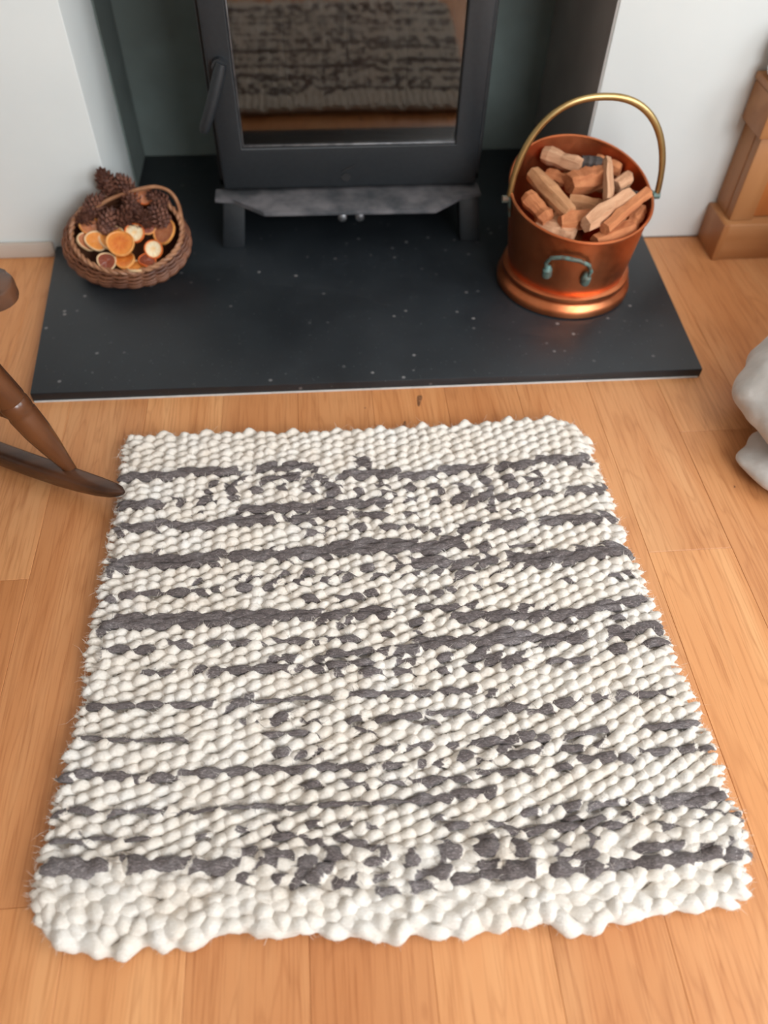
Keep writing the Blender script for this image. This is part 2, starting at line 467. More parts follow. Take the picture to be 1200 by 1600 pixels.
# firebox shell, open to the front so that the glass looks into it
bm = bmesh.new()
bx0, bx1, by0, by1, bz0, bz1 = -0.257, 0.231, 0.446, 0.690, 0.112, 0.590
add_box(bm, S(bx0, by0, bz0), S(bx0 + 0.012, by1, bz1), 0.002, 1)
add_box(bm, S(bx1 - 0.012, by0, bz0), S(bx1, by1, bz1), 0.002, 1)
add_box(bm, S(bx0, by1 - 0.012, bz0), S(bx1, by1, bz1), 0.002, 1)
add_box(bm, S(bx0, by0, bz0), S(bx1, by1, bz0 + 0.014), 0.002, 1)
add_box(bm, S(bx0, by0, bz1 - 0.014), S(bx1, by1, bz1), 0.002, 1)
from_bm('firebox', bm, M['stove_dark'], stove)
# door: rounded frame round the pane
bm = bmesh.new()
dx0, dx1, dz0, dz1 = -0.249, 0.221, 0.117, 0.572
gx0, gx1, gz0, gz1 = -0.2065, 0.1755, 0.193, 0.520
dy0, dy1 = 0.420, 0.445
outer = [(dx0, dz0), (dx1, dz0), (dx1, dz1), (dx0, dz1)]; inner = [(gx0, gz0), (gx1, gz0), (gx1, gz1), (gx0, gz1)]
V = {}
for nm, ring in (('o', outer), ('i', inner)):
    for lab, yy in (('f', dy0), ('b', dy1)):
        V[nm + lab] = [bm.verts.new(S(x, yy, z)) for x, z in ring]
for i in range(4):
    j = (i + 1) % 4
    bm.faces.new((V['of'][i], V['of'][j], V['if'][j], V['if'][i]))
    bm.faces.new((V['ob'][j], V['ob'][i], V['ib'][i], V['ib'][j]))
    bm.faces.new((V['ob'][i], V['ob'][j], V['of'][j], V['of'][i]))
    bm.faces.new((V['if'][i], V['if'][j], V['ib'][j], V['ib'][i]))
bmesh.ops.recalc_face_normals(bm, faces=bm.faces[:])
bm.edges.ensure_lookup_table()
ed = [e for e in bm.edges if (e.verts[0] in V['of'] + V['if']) and (e.verts[1] in V['of'] + V['if']) and not ((e.verts[0] in V['of']) != (e.verts[1] in V['of']))]
bmesh.ops.bevel(bm, geom=ed, offset=0.004, segments=3, profile=0.5, affect='EDGES')
door = from_bm('door', bm, M['stove_paint'], stove, angle=35)
gp = sbox('glass_pane', (gx0 - 0.004, 0.429, gz0 - 0.004), (gx1 + 0.004, 0.433, gz1 + 0.004), 'glass', 0, parent=door)
tag(gp, 'dark reflective stove door glass')
bm = bmesh.new()
add_box(bm, S(gx0, 0.4235, gz0), S(gx1, 0.4285, gz0 + 0.0035), 0.001, 1)
add_box(bm, S(gx0, 0.4235, gz0), S(gx0 + 0.0025, 0.4285, gz1), 0.0008, 1)
tag(from_bm('glass_trim', bm, M['stove_steel'], door), 'bright metal edge along the glass')
# lever handle at the left of the door
bm = bmesh.new()
add_tube(bm, [S(-0.227, 0.424, 0.333), S(-0.227, 0.404, 0.334)], 0.012, 16)
add_tube(bm, [S(-0.222, 0.402, 0.340), S(-0.228, 0.400, 0.325), S(-0.244, 0.394, 0.285), S(-0.262, 0.388, 0.246), S(-0.2655, 0.387, 0.238)],
         [0.0085, 0.0105, 0.0098, 0.0092, 0.006], 12, flat=0.75)
from_bm('door_handle', bm, M['stove_paint'], door)
# small cast emblem on the lower rail: a slanting stroke over a round leaf
bm = bmesh.new()
def relief(pts, y0, y1):
    f = [bm.verts.new(S(x, y0, z)) for x, z in pts]; b_ = [bm.verts.new(S(x, y1, z)) for x, z in pts]
    bm.faces.new(f)
    for i in range(len(pts)):
        j = (i + 1) % len(pts); bm.faces.new((f[j], f[i], b_[i], b_[j]))
relief([(-0.033, 0.148), (-0.028, 0.1465), (-0.012, 0.1535), (-0.006, 0.160), (-0.010, 0.1595), (-0.016, 0.157)], 0.4186, 0.4205)
relief([(-0.024 + 0.0075 * math.cos(a) * (1 + 0.25 * math.cos(2 * a)), 0.137 + 0.0085 * math.sin(a)) for a in [2 * PI * k / 14 for k in range(14)]], 0.4184, 0.4205)
from_bm('emblem', bm, M['stove_dark'], door, smooth=False)
# ash lip: wide at the door, narrowing to the front
bm = bmesh.new()
lip = [(-0.2665, 0.436), (-0.2665, 0.398), (-0.232, 0.397), (-0.176, 0.346), (0.136, 0.342), (0.192, 0.392), (0.2285, 0.396), (0.2285, 0.436)]
add_prism(bm, [(x - SX, y - 0.55) for x, y in lip], 0.104 - HZ, 0.1115 - HZ, 0.002, 2)
tag(from_bm('ash_lip', bm, M['stove_lip'], stove, angle=30), 'ash-dusted grey iron lip below the door')
bm = bmesh.new()
add_box(bm, S(-0.243, 0.425, 0.086), S(0.217, 0.680, 0.1035), 0.003, 2)
from_bm('base_plate', bm, M['stove_dark'], stove)
for sx, fy in ((-1, 0), (1, 0), (-1, 1), (1, 1)):
    bm = bmesh.new()
    xo, xi = (-0.264, -0.222) if sx < 0 else (0.236, 0.196)
    xto, xti = (-0.252, -0.212) if sx < 0 else (0.225, 0.187)
    y0, y1 = (0.392, 0.424) if fy == 0 else (0.645, 0.677)
    zt = 0.1035
    q = [S(xo, y0 - 0.006, HZ), S(xi, y0 - 0.006, HZ), S(xi, y1, HZ), S(xo, y1, HZ)]
    p = [S(xto, y0 + 0.006, zt), S(xti, y0 + 0.006, zt), S(xti, y1 + 0.006, zt), S(xto, y1 + 0.006, zt)]
    lo = [bm.verts.new(c) for c in q]; hi = [bm.verts.new(c) for c in p]
    fs = [bm.faces.new(hi), bm.faces.new(lo[::-1])] + [bm.faces.new((lo[i], lo[(i + 1) % 4], hi[(i + 1) % 4], hi[i])) for i in range(4)]
    bmesh.ops.bevel(bm, geom=bm.edges[:], offset=0.003, segments=2, profile=0.5, affect='EDGES')
    from_bm('leg', bm, M['stove_paint'], stove)
for xx in (-0.0335, -0.0005):
    bm = bmesh.new()
    add_tube(bm, [S(xx, 0.46, 0.076), S(xx, 0.392, 0.076)], 0.0035, 10)
    add_tube(bm, [S(xx, 0.400, 0.076), S(xx, 0.397, 0.076), S(xx, 0.384, 0.076), S(xx, 0.382, 0.076)], [0.005, 0.0085, 0.0085, 0.006], 16)
    from_bm('air_control', bm, M['stove_steel'], stove)
# lining bricks behind the glass, one by one
for (xa, xb) in ((-0.240, -0.128), (-0.126, -0.010), (-0.008, 0.106), (0.108, 0.214)):
    sbox('firebrick', (xa, 0.640, 0.150), (xb, 0.672, 0.470), 'firebrick', 0.003)
for xa, xb in ((-0.243, -0.215), (0.189, 0.217)):
    for ya, yb in ((0.458, 0.545), (0.547, 0.636)):
        sbox('firebrick', (xa, ya, 0.150), (xb, yb, 0.420), 'firebrick', 0.003)
bm = bmesh.new()
add_box(bm, S(-0.243, 0.450, 0.127), S(0.217, 0.672, 0.149), 0.002, 1)
from_bm('grate', bm, M['stove_dark'], stove)
bm = bmesh.new()
add_tube(bm, [S(-0.236, 0.462, 0.200), S(0.21, 0.462, 0.200)], 0.006, 10)
add_tube(bm, [S(-0.236, 0.462, 0.172), S(0.21, 0.462, 0.172)], 0.006, 10)
from_bm('log_guard', bm, M['stove_dark'], stove)
sbox('top_plate', (-0.270, 0.412, 0.590), (0.244, 0.705, 0.608), 'stove_paint', 0.005)
bm = bmesh.new()
add_tube(bm, [S(SX, 0.585, 0.608), S(SX, 0.585, 1.012)], 0.065, 32)
add_tube(bm, [S(SX, 0.585, 0.608), S(SX, 0.585, 0.640)], 0.072, 32)
from_bm('flue_pipe', bm, M['stove_dark'], stove)

# ------------------------------------------------------------------ copper scuttle with kindling
BC = Vector((0.367, 0.250, HZ))
scuttle = thing('copper_scuttle', BC, 'round copper log scuttle with brass hoop handle on the hearth', 'scuttle')
def rim_z(a):
    s = math.sin(a - 0.12)
    return (0.172 + 0.038 * max(0, s) ** 0.9 if s > 0 else 0.172 + 0.022 * s)
def body_r(z):           # z above hearth
    return np.interp(z, [0.0, 0.035, 0.05, 0.10, 0.16, 0.22], [0.100, 0.104, 0.107, 0.1135, 0.1205, 0.1235])
bm = bmesh.new()
NSEG, NZ = 72, 14
def shell(bm, off, flip):
    rows = []
    for j in range(NZ + 1):
        row = []
        for k in range(NSEG):
            a = 2 * PI * k / NSEG
            z = 0.028 + (rim_z(a) - 0.028) * j / NZ
            r = body_r(z) + off + 0.0006 * math.sin(5 * a + 9 * z) * (j / NZ)
            row.append(bm.verts.new((r * math.cos(a), r * math.sin(a), z)))
        rows.append(row)
    for j in range(NZ):
        for k in range(NSEG):
            k2 = (k + 1) % NSEG
            f = (rows[j][k], rows[j][k2], rows[j + 1][k2], rows[j + 1][k])
            bm.faces.new(f if not flip else f[::-1])
    return rows
ro = shell(bm, 0.0, False); ri = shell(bm, -0.0016, True)
for k in range(NSEG):
    k2 = (k + 1) % NSEG
    bm.faces.new((ro[-1][k], ro[-1][k2], ri[-1][k2], ri[-1][k]))
    bm.faces.new((ro[0][k2], ro[0][k], ri[0][k], ri[0][k2]))
bm.faces.new(ri[0])
from_bm('body', bm, M['copper'], scuttle)
bm = bmesh.new()
add_tube(bm, [((body_r(rim_z(a)) + 0.0005) * math.cos(a), (body_r(rim_z(a)) + 0.0005) * math.sin(a), rim_z(a)) for a in [2 * PI * k / NSEG for k in range(NSEG)]], 0.0026, 8, closed=True)
from_bm('rolled_rim', bm, M['copper'], scuttle)
bm = bmesh.new()
add_lathe(bm, [(0.0, 0.001), (0.114, 0.0), (0.1205, 0.003), (0.1215, 0.010), (0.1190, 0.018), (0.1135, 0.022), (0.1125, 0.026), (0.1150, 0.031),
               (0.1140, 0.037), (0.1085, 0.041), (0.1040, 0.041), (0.1035, 0.030), (0.0, 0.029)], 72)
from_bm('foot_ring', bm, M['copper'], scuttle)
# hoop handle
bm = bmesh.new()
hp = []
for k in range(41):
    t = PI * k / 40
    c, s = math.cos(t), math.sin(t)
    hp.append((-0.1275 * math.copysign(abs(c) ** 0.86, c) + 0.004, -0.004 + 0.012 * s, 0.166 + 0.158 * abs(s) ** 0.92))
add_tube(bm, hp, [0.0046 if 3 < k < 37 else 0.0042 for k in range(41)], 12, ref=(0, 1, 0), flat=1.25)
from_bm('hoop_handle', bm, M['brass'], scuttle)
for sx in (-1, 1):
    bm = bmesh.new()
    add_tube(bm, [(sx * 0.118, -0.004, 0.166), (sx * 0.136, -0.004, 0.166)], 0.0062, 14)
    add_tube(bm, [(sx * 0.1195, -0.004, 0.135), (sx * 0.1215, -0.004, 0.15), (sx * 0.1235, -0.004, 0.172)], [0.006, 0.010, 0.008], 14, flat=0.3, ref=(1, 0, 0) if False else (0, 1, 0))
    from_bm('pivot_lug', bm, M['verdigris'], scuttle)
# drop handle with its two lugs on the front
a0 = math.radians(-106)
def onbody(a, z, out=0.0):
    r = body_r(z) + out
    return (r * math.cos(a), r * math.sin(a), z)
bm = bmesh.new()
ph_ = [onbody(a0 - 0.30, 0.088, 0.008), onbody(a0 - 0.33, 0.104, 0.009), onbody(a0 - 0.27, 0.118, 0.010), onbody(a0 - 0.12, 0.124, 0.010), onbody(a0 + 0.10, 0.122, 0.010),
       onbody(a0 + 0.24, 0.114, 0.010), onbody(a0 + 0.30, 0.100, 0.009), onbody(a0 + 0.27, 0.084, 0.008)]
add_tube(bm, ph_, [0.003, 0.0034, 0.0036, 0.0038, 0.0038, 0.0036, 0.0034, 0.003], 10)
dh = from_bm('drop_handle', bm, M['verdigris'], scuttle)
for da, zz in ((-0.30, 0.086), (0.27, 0.082)):
    bm = bmesh.new()
    add_tube(bm, [onbody(a0 + da, zz - 0.014, 0.002), onbody(a0 + da, zz - 0.008, 0.005), onbody(a0 + da, zz + 0.004, 0.006), onbody(a0 + da, zz + 0.012, 0.003)],
             [0.004, 0.0085, 0.0085, 0.004], 12)
    from_bm('handle_lug', bm, M['verdigris'], scuttle)

def wood(name, c0, c1):
    t = NT(name); v = t.coords((1, 0.10, 1)); v, rnd = rnd_offset(t, v)
    f = t.noise(v, 110, 6, 0.7, 0.4); t.color(t.ramp(f, [(0.36, c0), (0.62, c1)])); t.set(Roughness=0.8); t.bump(f, 0.8, 0.004)
    return t.m
M['kindling_pale'] = wood('pale_split_wood', (0.52, 0.25, 0.13), (0.68, 0.38, 0.22))
M['kindling_orange'] = wood('orange_split_wood', (0.42, 0.13, 0.045), (0.58, 0.22, 0.085))
M['kindling_tan'] = wood('tan_split_wood', (0.46, 0.20, 0.085), (0.60, 0.30, 0.14))
M['bark'] = wood('dark_bark', (0.030, 0.022, 0.020), (0.090, 0.070, 0.062))
rk = random.Random(3)
def stick(p, q, w, h, mat, label, roll=0.0, extend=0.012):
    w *= 1.36; h *= 1.36
    p = Vector(p) + Vector((0.005, 0, 0.009)); q = Vector(q) + Vector((0.005, 0, 0.009)); d = (q - p); L = d.length + extend; d.normalize()
    mid = (p + q) / 2
    bm = bmesh.new()
    n = 7
    prof = []
    for k in range(6):
        a = 2 * PI * k / 6 + 0.3
        prof.append((math.cos(a) * w / 2 * rk.uniform(0.8, 1.15), math.sin(a) * h / 2 * rk.uniform(0.8, 1.15)))
    rings = []
    for i in range(n):
        t = -0.5 + i / (n - 1)
        tw = rk.uniform(-0.13, 0.13); sc = 1 + rk.uniform(-0.12, 0.12) - (0.10 if i in (0, n - 1) else 0)
        ox, oz = rk.uniform(-0.04, 0.04) * w, rk.uniform(-0.04, 0.04) * h
        slant = rk.uniform(-0.12, 0.12) if i in (0, n - 1) else 0
        rings.append([bm.verts.new((ox + sc * (x * math.cos(tw) - z * math.sin(tw)), t * L + slant * x, oz + sc * (x * math.sin(tw) + z * math.cos(tw)))) for x, z in prof])
    for i in range(n - 1):
        for k in range(6):
            bm.faces.new((rings[i][k], rings[i][(k + 1) % 6], rings[i + 1][(k + 1) % 6], rings[i + 1][k]))
    bm.faces.new(rings[0][::-1]); bm.faces.new(rings[-1])
    o = from_bm('kindling_stick', bm, M[mat], None, mid, smooth=False)
    o.rotation_euler = (d.to_track_quat('Y', 'Z') @ Quaternion((0, 1, 0), roll)).to_euler()
    tag(o, label, 'kindling', 'split kindling in the copper scuttle')
    return o
K = [((0.287, 0.288, 0.195), (0.327, 0.196, 0.180), 0.023, 0.018, 'kindling_tan', 'long tan kindling stick slanting down the left side of the scuttle', 0.3),
     ((0.319, 0.345, 0.200), (0.366, 0.303, 0.200), 0.022, 0.020, 'kindling_pale', 'pale kindling block at the upper left against the scuttle back', 0.5),
     ((0.349, 0.269, 0.188), (0.405, 0.286, 0.190), 0.034, 0.028, 'kindling_orange', 'thick orange kindling chunk in the middle of the scuttle', 0.2),
     ((0.414, 0.300, 0.207), (0.397, 0.214, 0.187), 0.015, 0.014, 'kindling_pale', 'thin pale kindling stick pointing straight up at centre right', 0.1),
     ((0.352, 0.163, 0.177), (0.432, 0.220, 0.186), 0.024, 0.020, 'kindling_pale', 'thick pale kindling stick lying diagonally at the front of the scuttle', 0.7),
     ((0.384, 0.156, 0.172), (0.462, 0.222, 0.190), 0.018, 0.018, 'kindling_orange', 'long orange kindling stick rising to the right scuttle rim', 0.4),
     ((0.270, 0.243, 0.178), (0.293, 0.200, 0.166), 0.024, 0.016, 'kindling_orange', 'short reddish kindling wedge at the far left scuttle rim', 0.2),
     ((0.318, 0.186, 0.166), (0.361, 0.196, 0.168), 0.024, 0.020, 'kindling_orange', 'stubby orange kindling chunk behind the front scuttle rim', 0.9),
     ((0.428, 0.266, 0.184), (0.448, 0.280, 0.188), 0.020, 0.020, 'kindling_pale', 'small pale kindling block right of the upright stick', 0.3),
     ((0.378, 0.309, 0.204), (0.400, 0.304, 0.204), 0.020, 0.014, 'bark', 'small dark bark piece at the back of the kindling', 0.0),
     ((0.412, 0.334, 0.188), (0.440, 0.314, 0.186), 0.020, 0.020, 'kindling_orange', 'orange kindling end behind the upright stick', 0.6),
     ((0.350, 0.248, 0.163), (0.392, 0.232, 0.163), 0.024, 0.020, 'kindling_tan', 'tan kindling stick lying under the middle chunk', 0.4),
     ((0.322, 0.312, 0.180), (0.347, 0.289, 0.180), 0.018, 0.018, 'kindling_orange', 'dark orange kindling piece below the pale upper left block', 0.2),
     ((0.446, 0.270, 0.160), (0.465, 0.252, 0.164), 0.024, 0.020, 'bark', 'dark bark-covered kindling at the right inner wall of the scuttle', 0.3),
     ((0.300, 0.250, 0.128), (0.430, 0.258, 0.126), 0.032, 0.022, 'kindling_tan', 'broad tan kindling split showing between the upper sticks', 0.1),
     ((0.330, 0.200, 0.100), (0.395, 0.300, 0.100), 0.032, 0.022, 'kindling_orange', 'broad orange kindling split deep under the other sticks', 0.2)]
K += [((0.400, 0.180, 0.150), (0.455, 0.250, 0.158), 0.026, 0.022, 'kindling_tan', 'tan kindling stick under the long orange one at the right', 0.5),
      ((0.420, 0.232, 0.166), (0.452, 0.252, 0.170), 0.018, 0.016, 'bark', 'dark bark strip between the pale and orange sticks at right', 0.5),
      ((0.290, 0.205, 0.148), (0.330, 0.170, 0.152), 0.024, 0.020, 'kindling_pale', 'pale kindling end low at the front left of the scuttle', 0.4),
      ((0.372, 0.152, 0.150), (0.432, 0.178, 0.154), 0.024, 0.022, 'kindling_orange', 'orange kindling piece along the front right scuttle rim', 0.3),
      ((0.436, 0.190, 0.152), (0.462, 0.228, 0.156), 0.020, 0.020, 'kindling_orange', 'short dark orange kindling end against the right scuttle wall', 0.3),
      ((0.355, 0.320, 0.176), (0.425, 0.300, 0.172), 0.024, 0.022, 'kindling_tan', 'tan kindling split lying across the back of the scuttle', 0.4)]
for a in K: stick(*a)
# ------------------------------------------------------------------ wicker basket with cones and dried orange slices
bn = Vector((0, -0.5, 0.866)); bb = Vector((0, 0.866, 0.5)); ba = Vector((1, 0, 0))
BK = Vector((-0.417, 0.317, 0.098))
basket = thing('wicker_basket', (-0.42, 0.345, HZ), 'small round wicker basket of cones and orange slices on the hearth', 'basket')
BO = Vector((-0.42, 0.345, HZ))
DEP = [0.0, 0.012, 0.025, 0.038, 0.052, 0.064, 0.074, 0.080]
AX = [0.096, 0.104, 0.110, 0.112, 0.107, 0.092, 0.070, 0.038]
AY = [0.076, 0.080, 0.083, 0.083, 0.079, 0.068, 0.050, 0.028]
SHX = [0.0, -0.005, -0.008, -0.010, -0.011, -0.011, -0.010, -0.010]
def bpt(a, dep, out=0.0):
    rx = np.interp(dep, DEP, AX) + out; ry = np.interp(dep, DEP, AY) + out
    c = BK + ba * float(np.interp(dep, DEP, SHX)) - bn * dep
    q = c + ba * (rx * math.cos(a)) + bb * (ry * math.sin(a))
    q.z = max(q.z, HZ + 0.003)
    q.y = min(q.y, 0.402)
    return q - BO
NST = 26
for k in range(NST):                   # upright stakes
    a = 2 * PI * k / NST
    bm = bmesh.new()
    add_tube(bm, [bpt(a, d) for d in np.linspace(0.0, 0.079, 12)], 0.0019, 6)
    from_bm('stake', bm, M['wicker'], basket)
NWV = 17
for w_ in range(NWV):                  # woven rows, in and out of the stakes
    dep = 0.004 + 0.0735 * w_ / (NWV - 1)
    bm = bmesh.new(); pts = []
    n = NST * 4
    for k in range(n):
        a = 2 * PI * k / n
        pts.append(bpt(a, dep, 0.0026 * math.cos(a * NST / 2 + PI * (w_ % 2))))
    add_tube(bm, pts, 0.0027, 6, closed=True)
    from_bm('weaver', bm, M['wicker'], basket)
bm = bmesh.new()
n = 110
for ph0 in (0, PI):
    add_tube(bm, [bpt(2 * PI * k / n, -0.002 + 0.003 * math.sin(2 * PI * k * 21 / n + ph0), 0.0022 * math.cos(2 * PI * k * 21 / n + ph0)) for k in range(n)], 0.0030, 7, closed=True)
from_bm('rim', bm, M['wicker_pale'], basket)
bm = bmesh.new()
hpts = [(-0.501, 0.343, 0.105), (-0.474, 0.348, 0.125), (-0.445, 0.357, 0.138), (-0.415, 0.361, 0.147), (-0.387, 0.366, 0.152), (-0.361, 0.375, 0.15), (-0.339, 0.374, 0.140), (-0.326, 0.358, 0.123), (-0.322, 0.330, 0.102)]
def smoothpath(P, m=6):
    P = [Vector(p) for p in P]; out = []
    for i in range(len(P) - 1):
        p0, p1, p2, p3 = P[max(i - 1, 0)], P[i], P[i + 1], P[min(i + 2, len(P) - 1)]
        for k in range(m):
            t = k / m
            out.append(0.5 * ((2 * p1) + (p2 - p0) * t + (2 * p0 - 5 * p1 + 4 * p2 - p3) * t * t + (3 * p1 - p0 - 3 * p2 + p3) * t ** 3))
    out.append(P[-1]); return out
add_tube(bm, [p - BO for p in smoothpath(hpts)], 0.0062, 10, flat=0.55, ref=(0, -1, 0.3))
from_bm('hoop_handle', bm, M['wicker_pale'], basket)
bm = bmesh.new()
rows = [[bm.verts.new(bpt(2 * PI * k / 40, d, -0.003)) for k in range(40)] for d in (0.010, 0.03, 0.055, 0.077)]
for i in range(3):
    for k in range(40): bm.faces.new((rows[i][k], rows[i][(k + 1) % 40], rows[i + 1][(k + 1) % 40], rows[i + 1][k]))
bm.faces.new(rows[3])
from_bm('woven_base', bm, M['wicker'], basket)

# one pine cone: overlapping woody scales round a core
def cone_mesh(seed):
    rc = random.Random(seed); bm = bmesh.new()
    add_lathe(bm, [(0.0, -0.019), (0.007, -0.016), (0.010, -0.006), (0.008, 0.008), (0.004, 0.017), (0.0, 0.020)], 10)
    ns = 64
    for k in range(ns):
        t = k / (ns - 1); a = k * 2.39996
        z = -0.017 + 0.035 * t; R = 0.0175 * (math.sin(PI * (0.16 + 0.78 * t)) ** 0.8)
        L = R * rc.uniform(0.92, 1.08); wd = 0.0052 * (1 - 0.45 * t)
        tilt = 0.35 - 0.9 * t
        ca, sa = math.cos(a), math.sin(a)
        def P(r, s, zz): return (r * ca - s * sa, r * sa + s * ca, z + zz)
        b1 = bm.verts.new(P(0.004, -wd * 0.4, 0)); b2 = bm.verts.new(P(0.004, wd * 0.4, 0))
        m1 = bm.verts.new(P(L * 0.75, -wd, 0.004 - tilt * 0.004)); m2 = bm.verts.new(P(L * 0.75, wd, 0.004 - tilt * 0.004))
        tp = bm.verts.new(P(L, 0, 0.0065 - tilt * 0.006)); un = bm.verts.new(P(L * 0.85, 0, 0.0005 - tilt * 0.005))
        for f in ((b1, b2, m2, m1), (m1, m2, tp), (b1, m1, un), (b2, un, m2), (m1, tp, un), (m2, un, tp), (b1, un, b2)):
            bm.faces.new(f)
    bmesh.ops.recalc_face_normals(bm, faces=bm.faces[:])
    me = bpy.data.meshes.new('pine_cone'); bm.to_mesh(me); bm.free(); me.materials.append(M['cone'])
    return me
CM = [cone_mesh(1), cone_mesh(2)]
CONES = [((-0.446, 0.384, 0.150), 'pine cone poking up highest at the back of the basket', 1.05),
         ((-0.474, 0.356, 0.124), 'pine cone left of the handle beside the back rim', 1.0),
         ((-0.450, 0.330, 0.106), 'pine cone in front of the handle left of centre', 1.05),
         ((-0.420, 0.338, 0.110), 'pine cone in the middle just above the orange slices', 1.1),
         ((-0.405, 0.362, 0.128), 'pine cone behind the middle of the handle', 1.0),
         ((-0.356, 0.334, 0.110), 'greyish pine cone near the right rim behind the slices', 1.0),
         ((-0.358, 0.364, 0.126), 'pine cone at the back right under the handle bend', 0.95),
         ((-0.415, 0.384, 0.142), 'pine cone at the back centre right of the highest cone', 0.95),
         ((-0.492, 0.340, 0.108), 'pine cone tucked inside the far left rim', 0.85),
         ((-0.386, 0.334, 0.106), 'pine cone right of centre behind the pale slices', 0.95)]
rc = random.Random(9)
for i, (p, lab, sc) in enumerate(CONES):
    o = bpy.data.objects.new('pine_cone', CM[i % 2]); COL.objects.link(o)
    o.location = Vector(p) + bn * 0.004; o.scale = (sc * 1.12,) * 3
    o.rotation_euler = (rc.uniform(-0.9, 0.9), rc.uniform(-0.9, 0.9), rc.uniform(0, 6))
    tag(o, lab, 'pine cone', 'pine cones in the wicker basket')

def fruit(name, c_in, c_out):
    t = NT(name); tc = t.n('ShaderNodeTexCoord')
    ln = t.n('ShaderNodeVectorMath', operation='LENGTH'); t.l(tc.outputs['Object'], ln.inputs[0])
    ns = t.noise(tc.outputs['Object'], 190, 3, 0.6)
    ad = t.n('ShaderNodeMath', operation='MULTIPLY_ADD'); t.l(ns, ad.inputs[0]); ad.inputs[1].default_value = 0.010; t.l(ln.outputs['Value'], ad.inputs[2])
    ml = t.n('ShaderNodeMath', operation='MULTIPLY'); ml.inputs[1].default_value = 40.0; t.l(ad.outputs[0], ml.inputs[0])
    t.color(t.ramp(ml.outputs[0], [(0.15, c_in), (0.55, c_out), (0.9, c_in)])); t.set(Roughness=0.35)
    t.b.inputs['Subsurface Weight'].default_value = 0.15
    t.b.inputs['Subsurface Radius'].default_value = (0.01, 0.004, 0.002)
    return t.m
FL = {'amber': fruit('amber_flesh', (0.70, 0.225, 0.035), (0.62, 0.150, 0.020)),
      'gold': fruit('golden_flesh', (0.74, 0.29, 0.055), (0.68, 0.23, 0.045)),
      'white': fruit('bleached_flesh', (0.85, 0.52, 0.20), (0.86, 0.74, 0.52)),
      'dull': fruit('dull_flesh', (0.42, 0.14, 0.065), (0.50, 0.19, 0.085)),
      'dark': fruit('dark_flesh', (0.26, 0.055, 0.020), (0.20, 0.040, 0.016))}
RD = {'amber': simple('orange_peel', (0.70, 0.25, 0.05), (0.76, 0.36, 0.11), 0.5, 90),
      'red': simple('red_peel', (0.62, 0.110, 0.018), (0.72, 0.170, 0.035), 0.45, 90),
      'pale': simple('pale_peel', (0.72, 0.46, 0.24), (0.80, 0.56, 0.33), 0.5, 90)}
def slice_of(p, r, flesh, rind, label, tilt):
    o = thing('orange_slice', Vector(p) + bn * 0.004, label, 'orange slice', 'dried orange slices in the wicker basket')
    nrm = (bn + Vector(tilt)).normalized()
    o.rotation_euler = nrm.to_track_quat('Z', 'Y').to_euler()
    ro_ = random.Random(int(r * 1e6) + len(label))
    wob = [1 + 0.05 * ro_.uniform(-1, 1) for _ in range(6)]
    def rr_(a, s): return r * s * (1 + 0.035 * math.sin(2 * a + wob[0] * 9) + 0.02 * math.sin(3 * a + wob[1] * 7))
    def wv(a, s): return 0.0022 * s * s * math.sin(2 * a + wob[2] * 20)
    n = 32
    bm = bmesh.new()
    prof = [(0.86, 0.0012), (0.93, 0.0026), (1.0, 0.0022), (1.02, 0.0), (1.0, -0.0022), (0.93, -0.0026), (0.86, -0.0012)]
    rg = [[bm.verts.new((rr_(2 * PI * k / n, s) * math.cos(2 * PI * k / n), rr_(2 * PI * k / n, s) * math.sin(2 * PI * k / n), z + wv(2 * PI * k / n, s))) for k in range(n)] for s, z in prof]
    for i in range(len(prof)):
        a_, b_ = rg[i], rg[(i + 1) % len(prof)]
        for k in range(n): bm.faces.new((a_[k], a_[(k + 1) % n], b_[(k + 1) % n], b_[k]))
    from_bm('rind', bm, RD[rind], o)
    bm = bmesh.new()
    for sg in (1, -1):
        ce = bm.verts.new((0, 0, sg * 0.0008)); prevr = None
        for s in (0.25, 0.55, 0.87):
            ring = []
            for k in range(n):
                a = 2 * PI * k / n
                seg = 0.0005 * math.cos(9 * a) * (1 if 0.2 < s < 0.8 else 0)
                ring.append(bm.verts.new((rr_(a, s) * math.cos(a), rr_(a, s) * math.sin(a), sg * (0.0012 + seg) + wv(a, s))))
            for k in range(n):
                if prevr is None: bm.faces.new((ce, ring[k], ring[(k + 1) % n]))
                else: bm.faces.new((prevr[k], prevr[(k + 1) % n], ring[(k + 1) % n], ring[k]))
            prevr = ring
    from_bm('flesh', bm, FL[flesh], o)
    return o
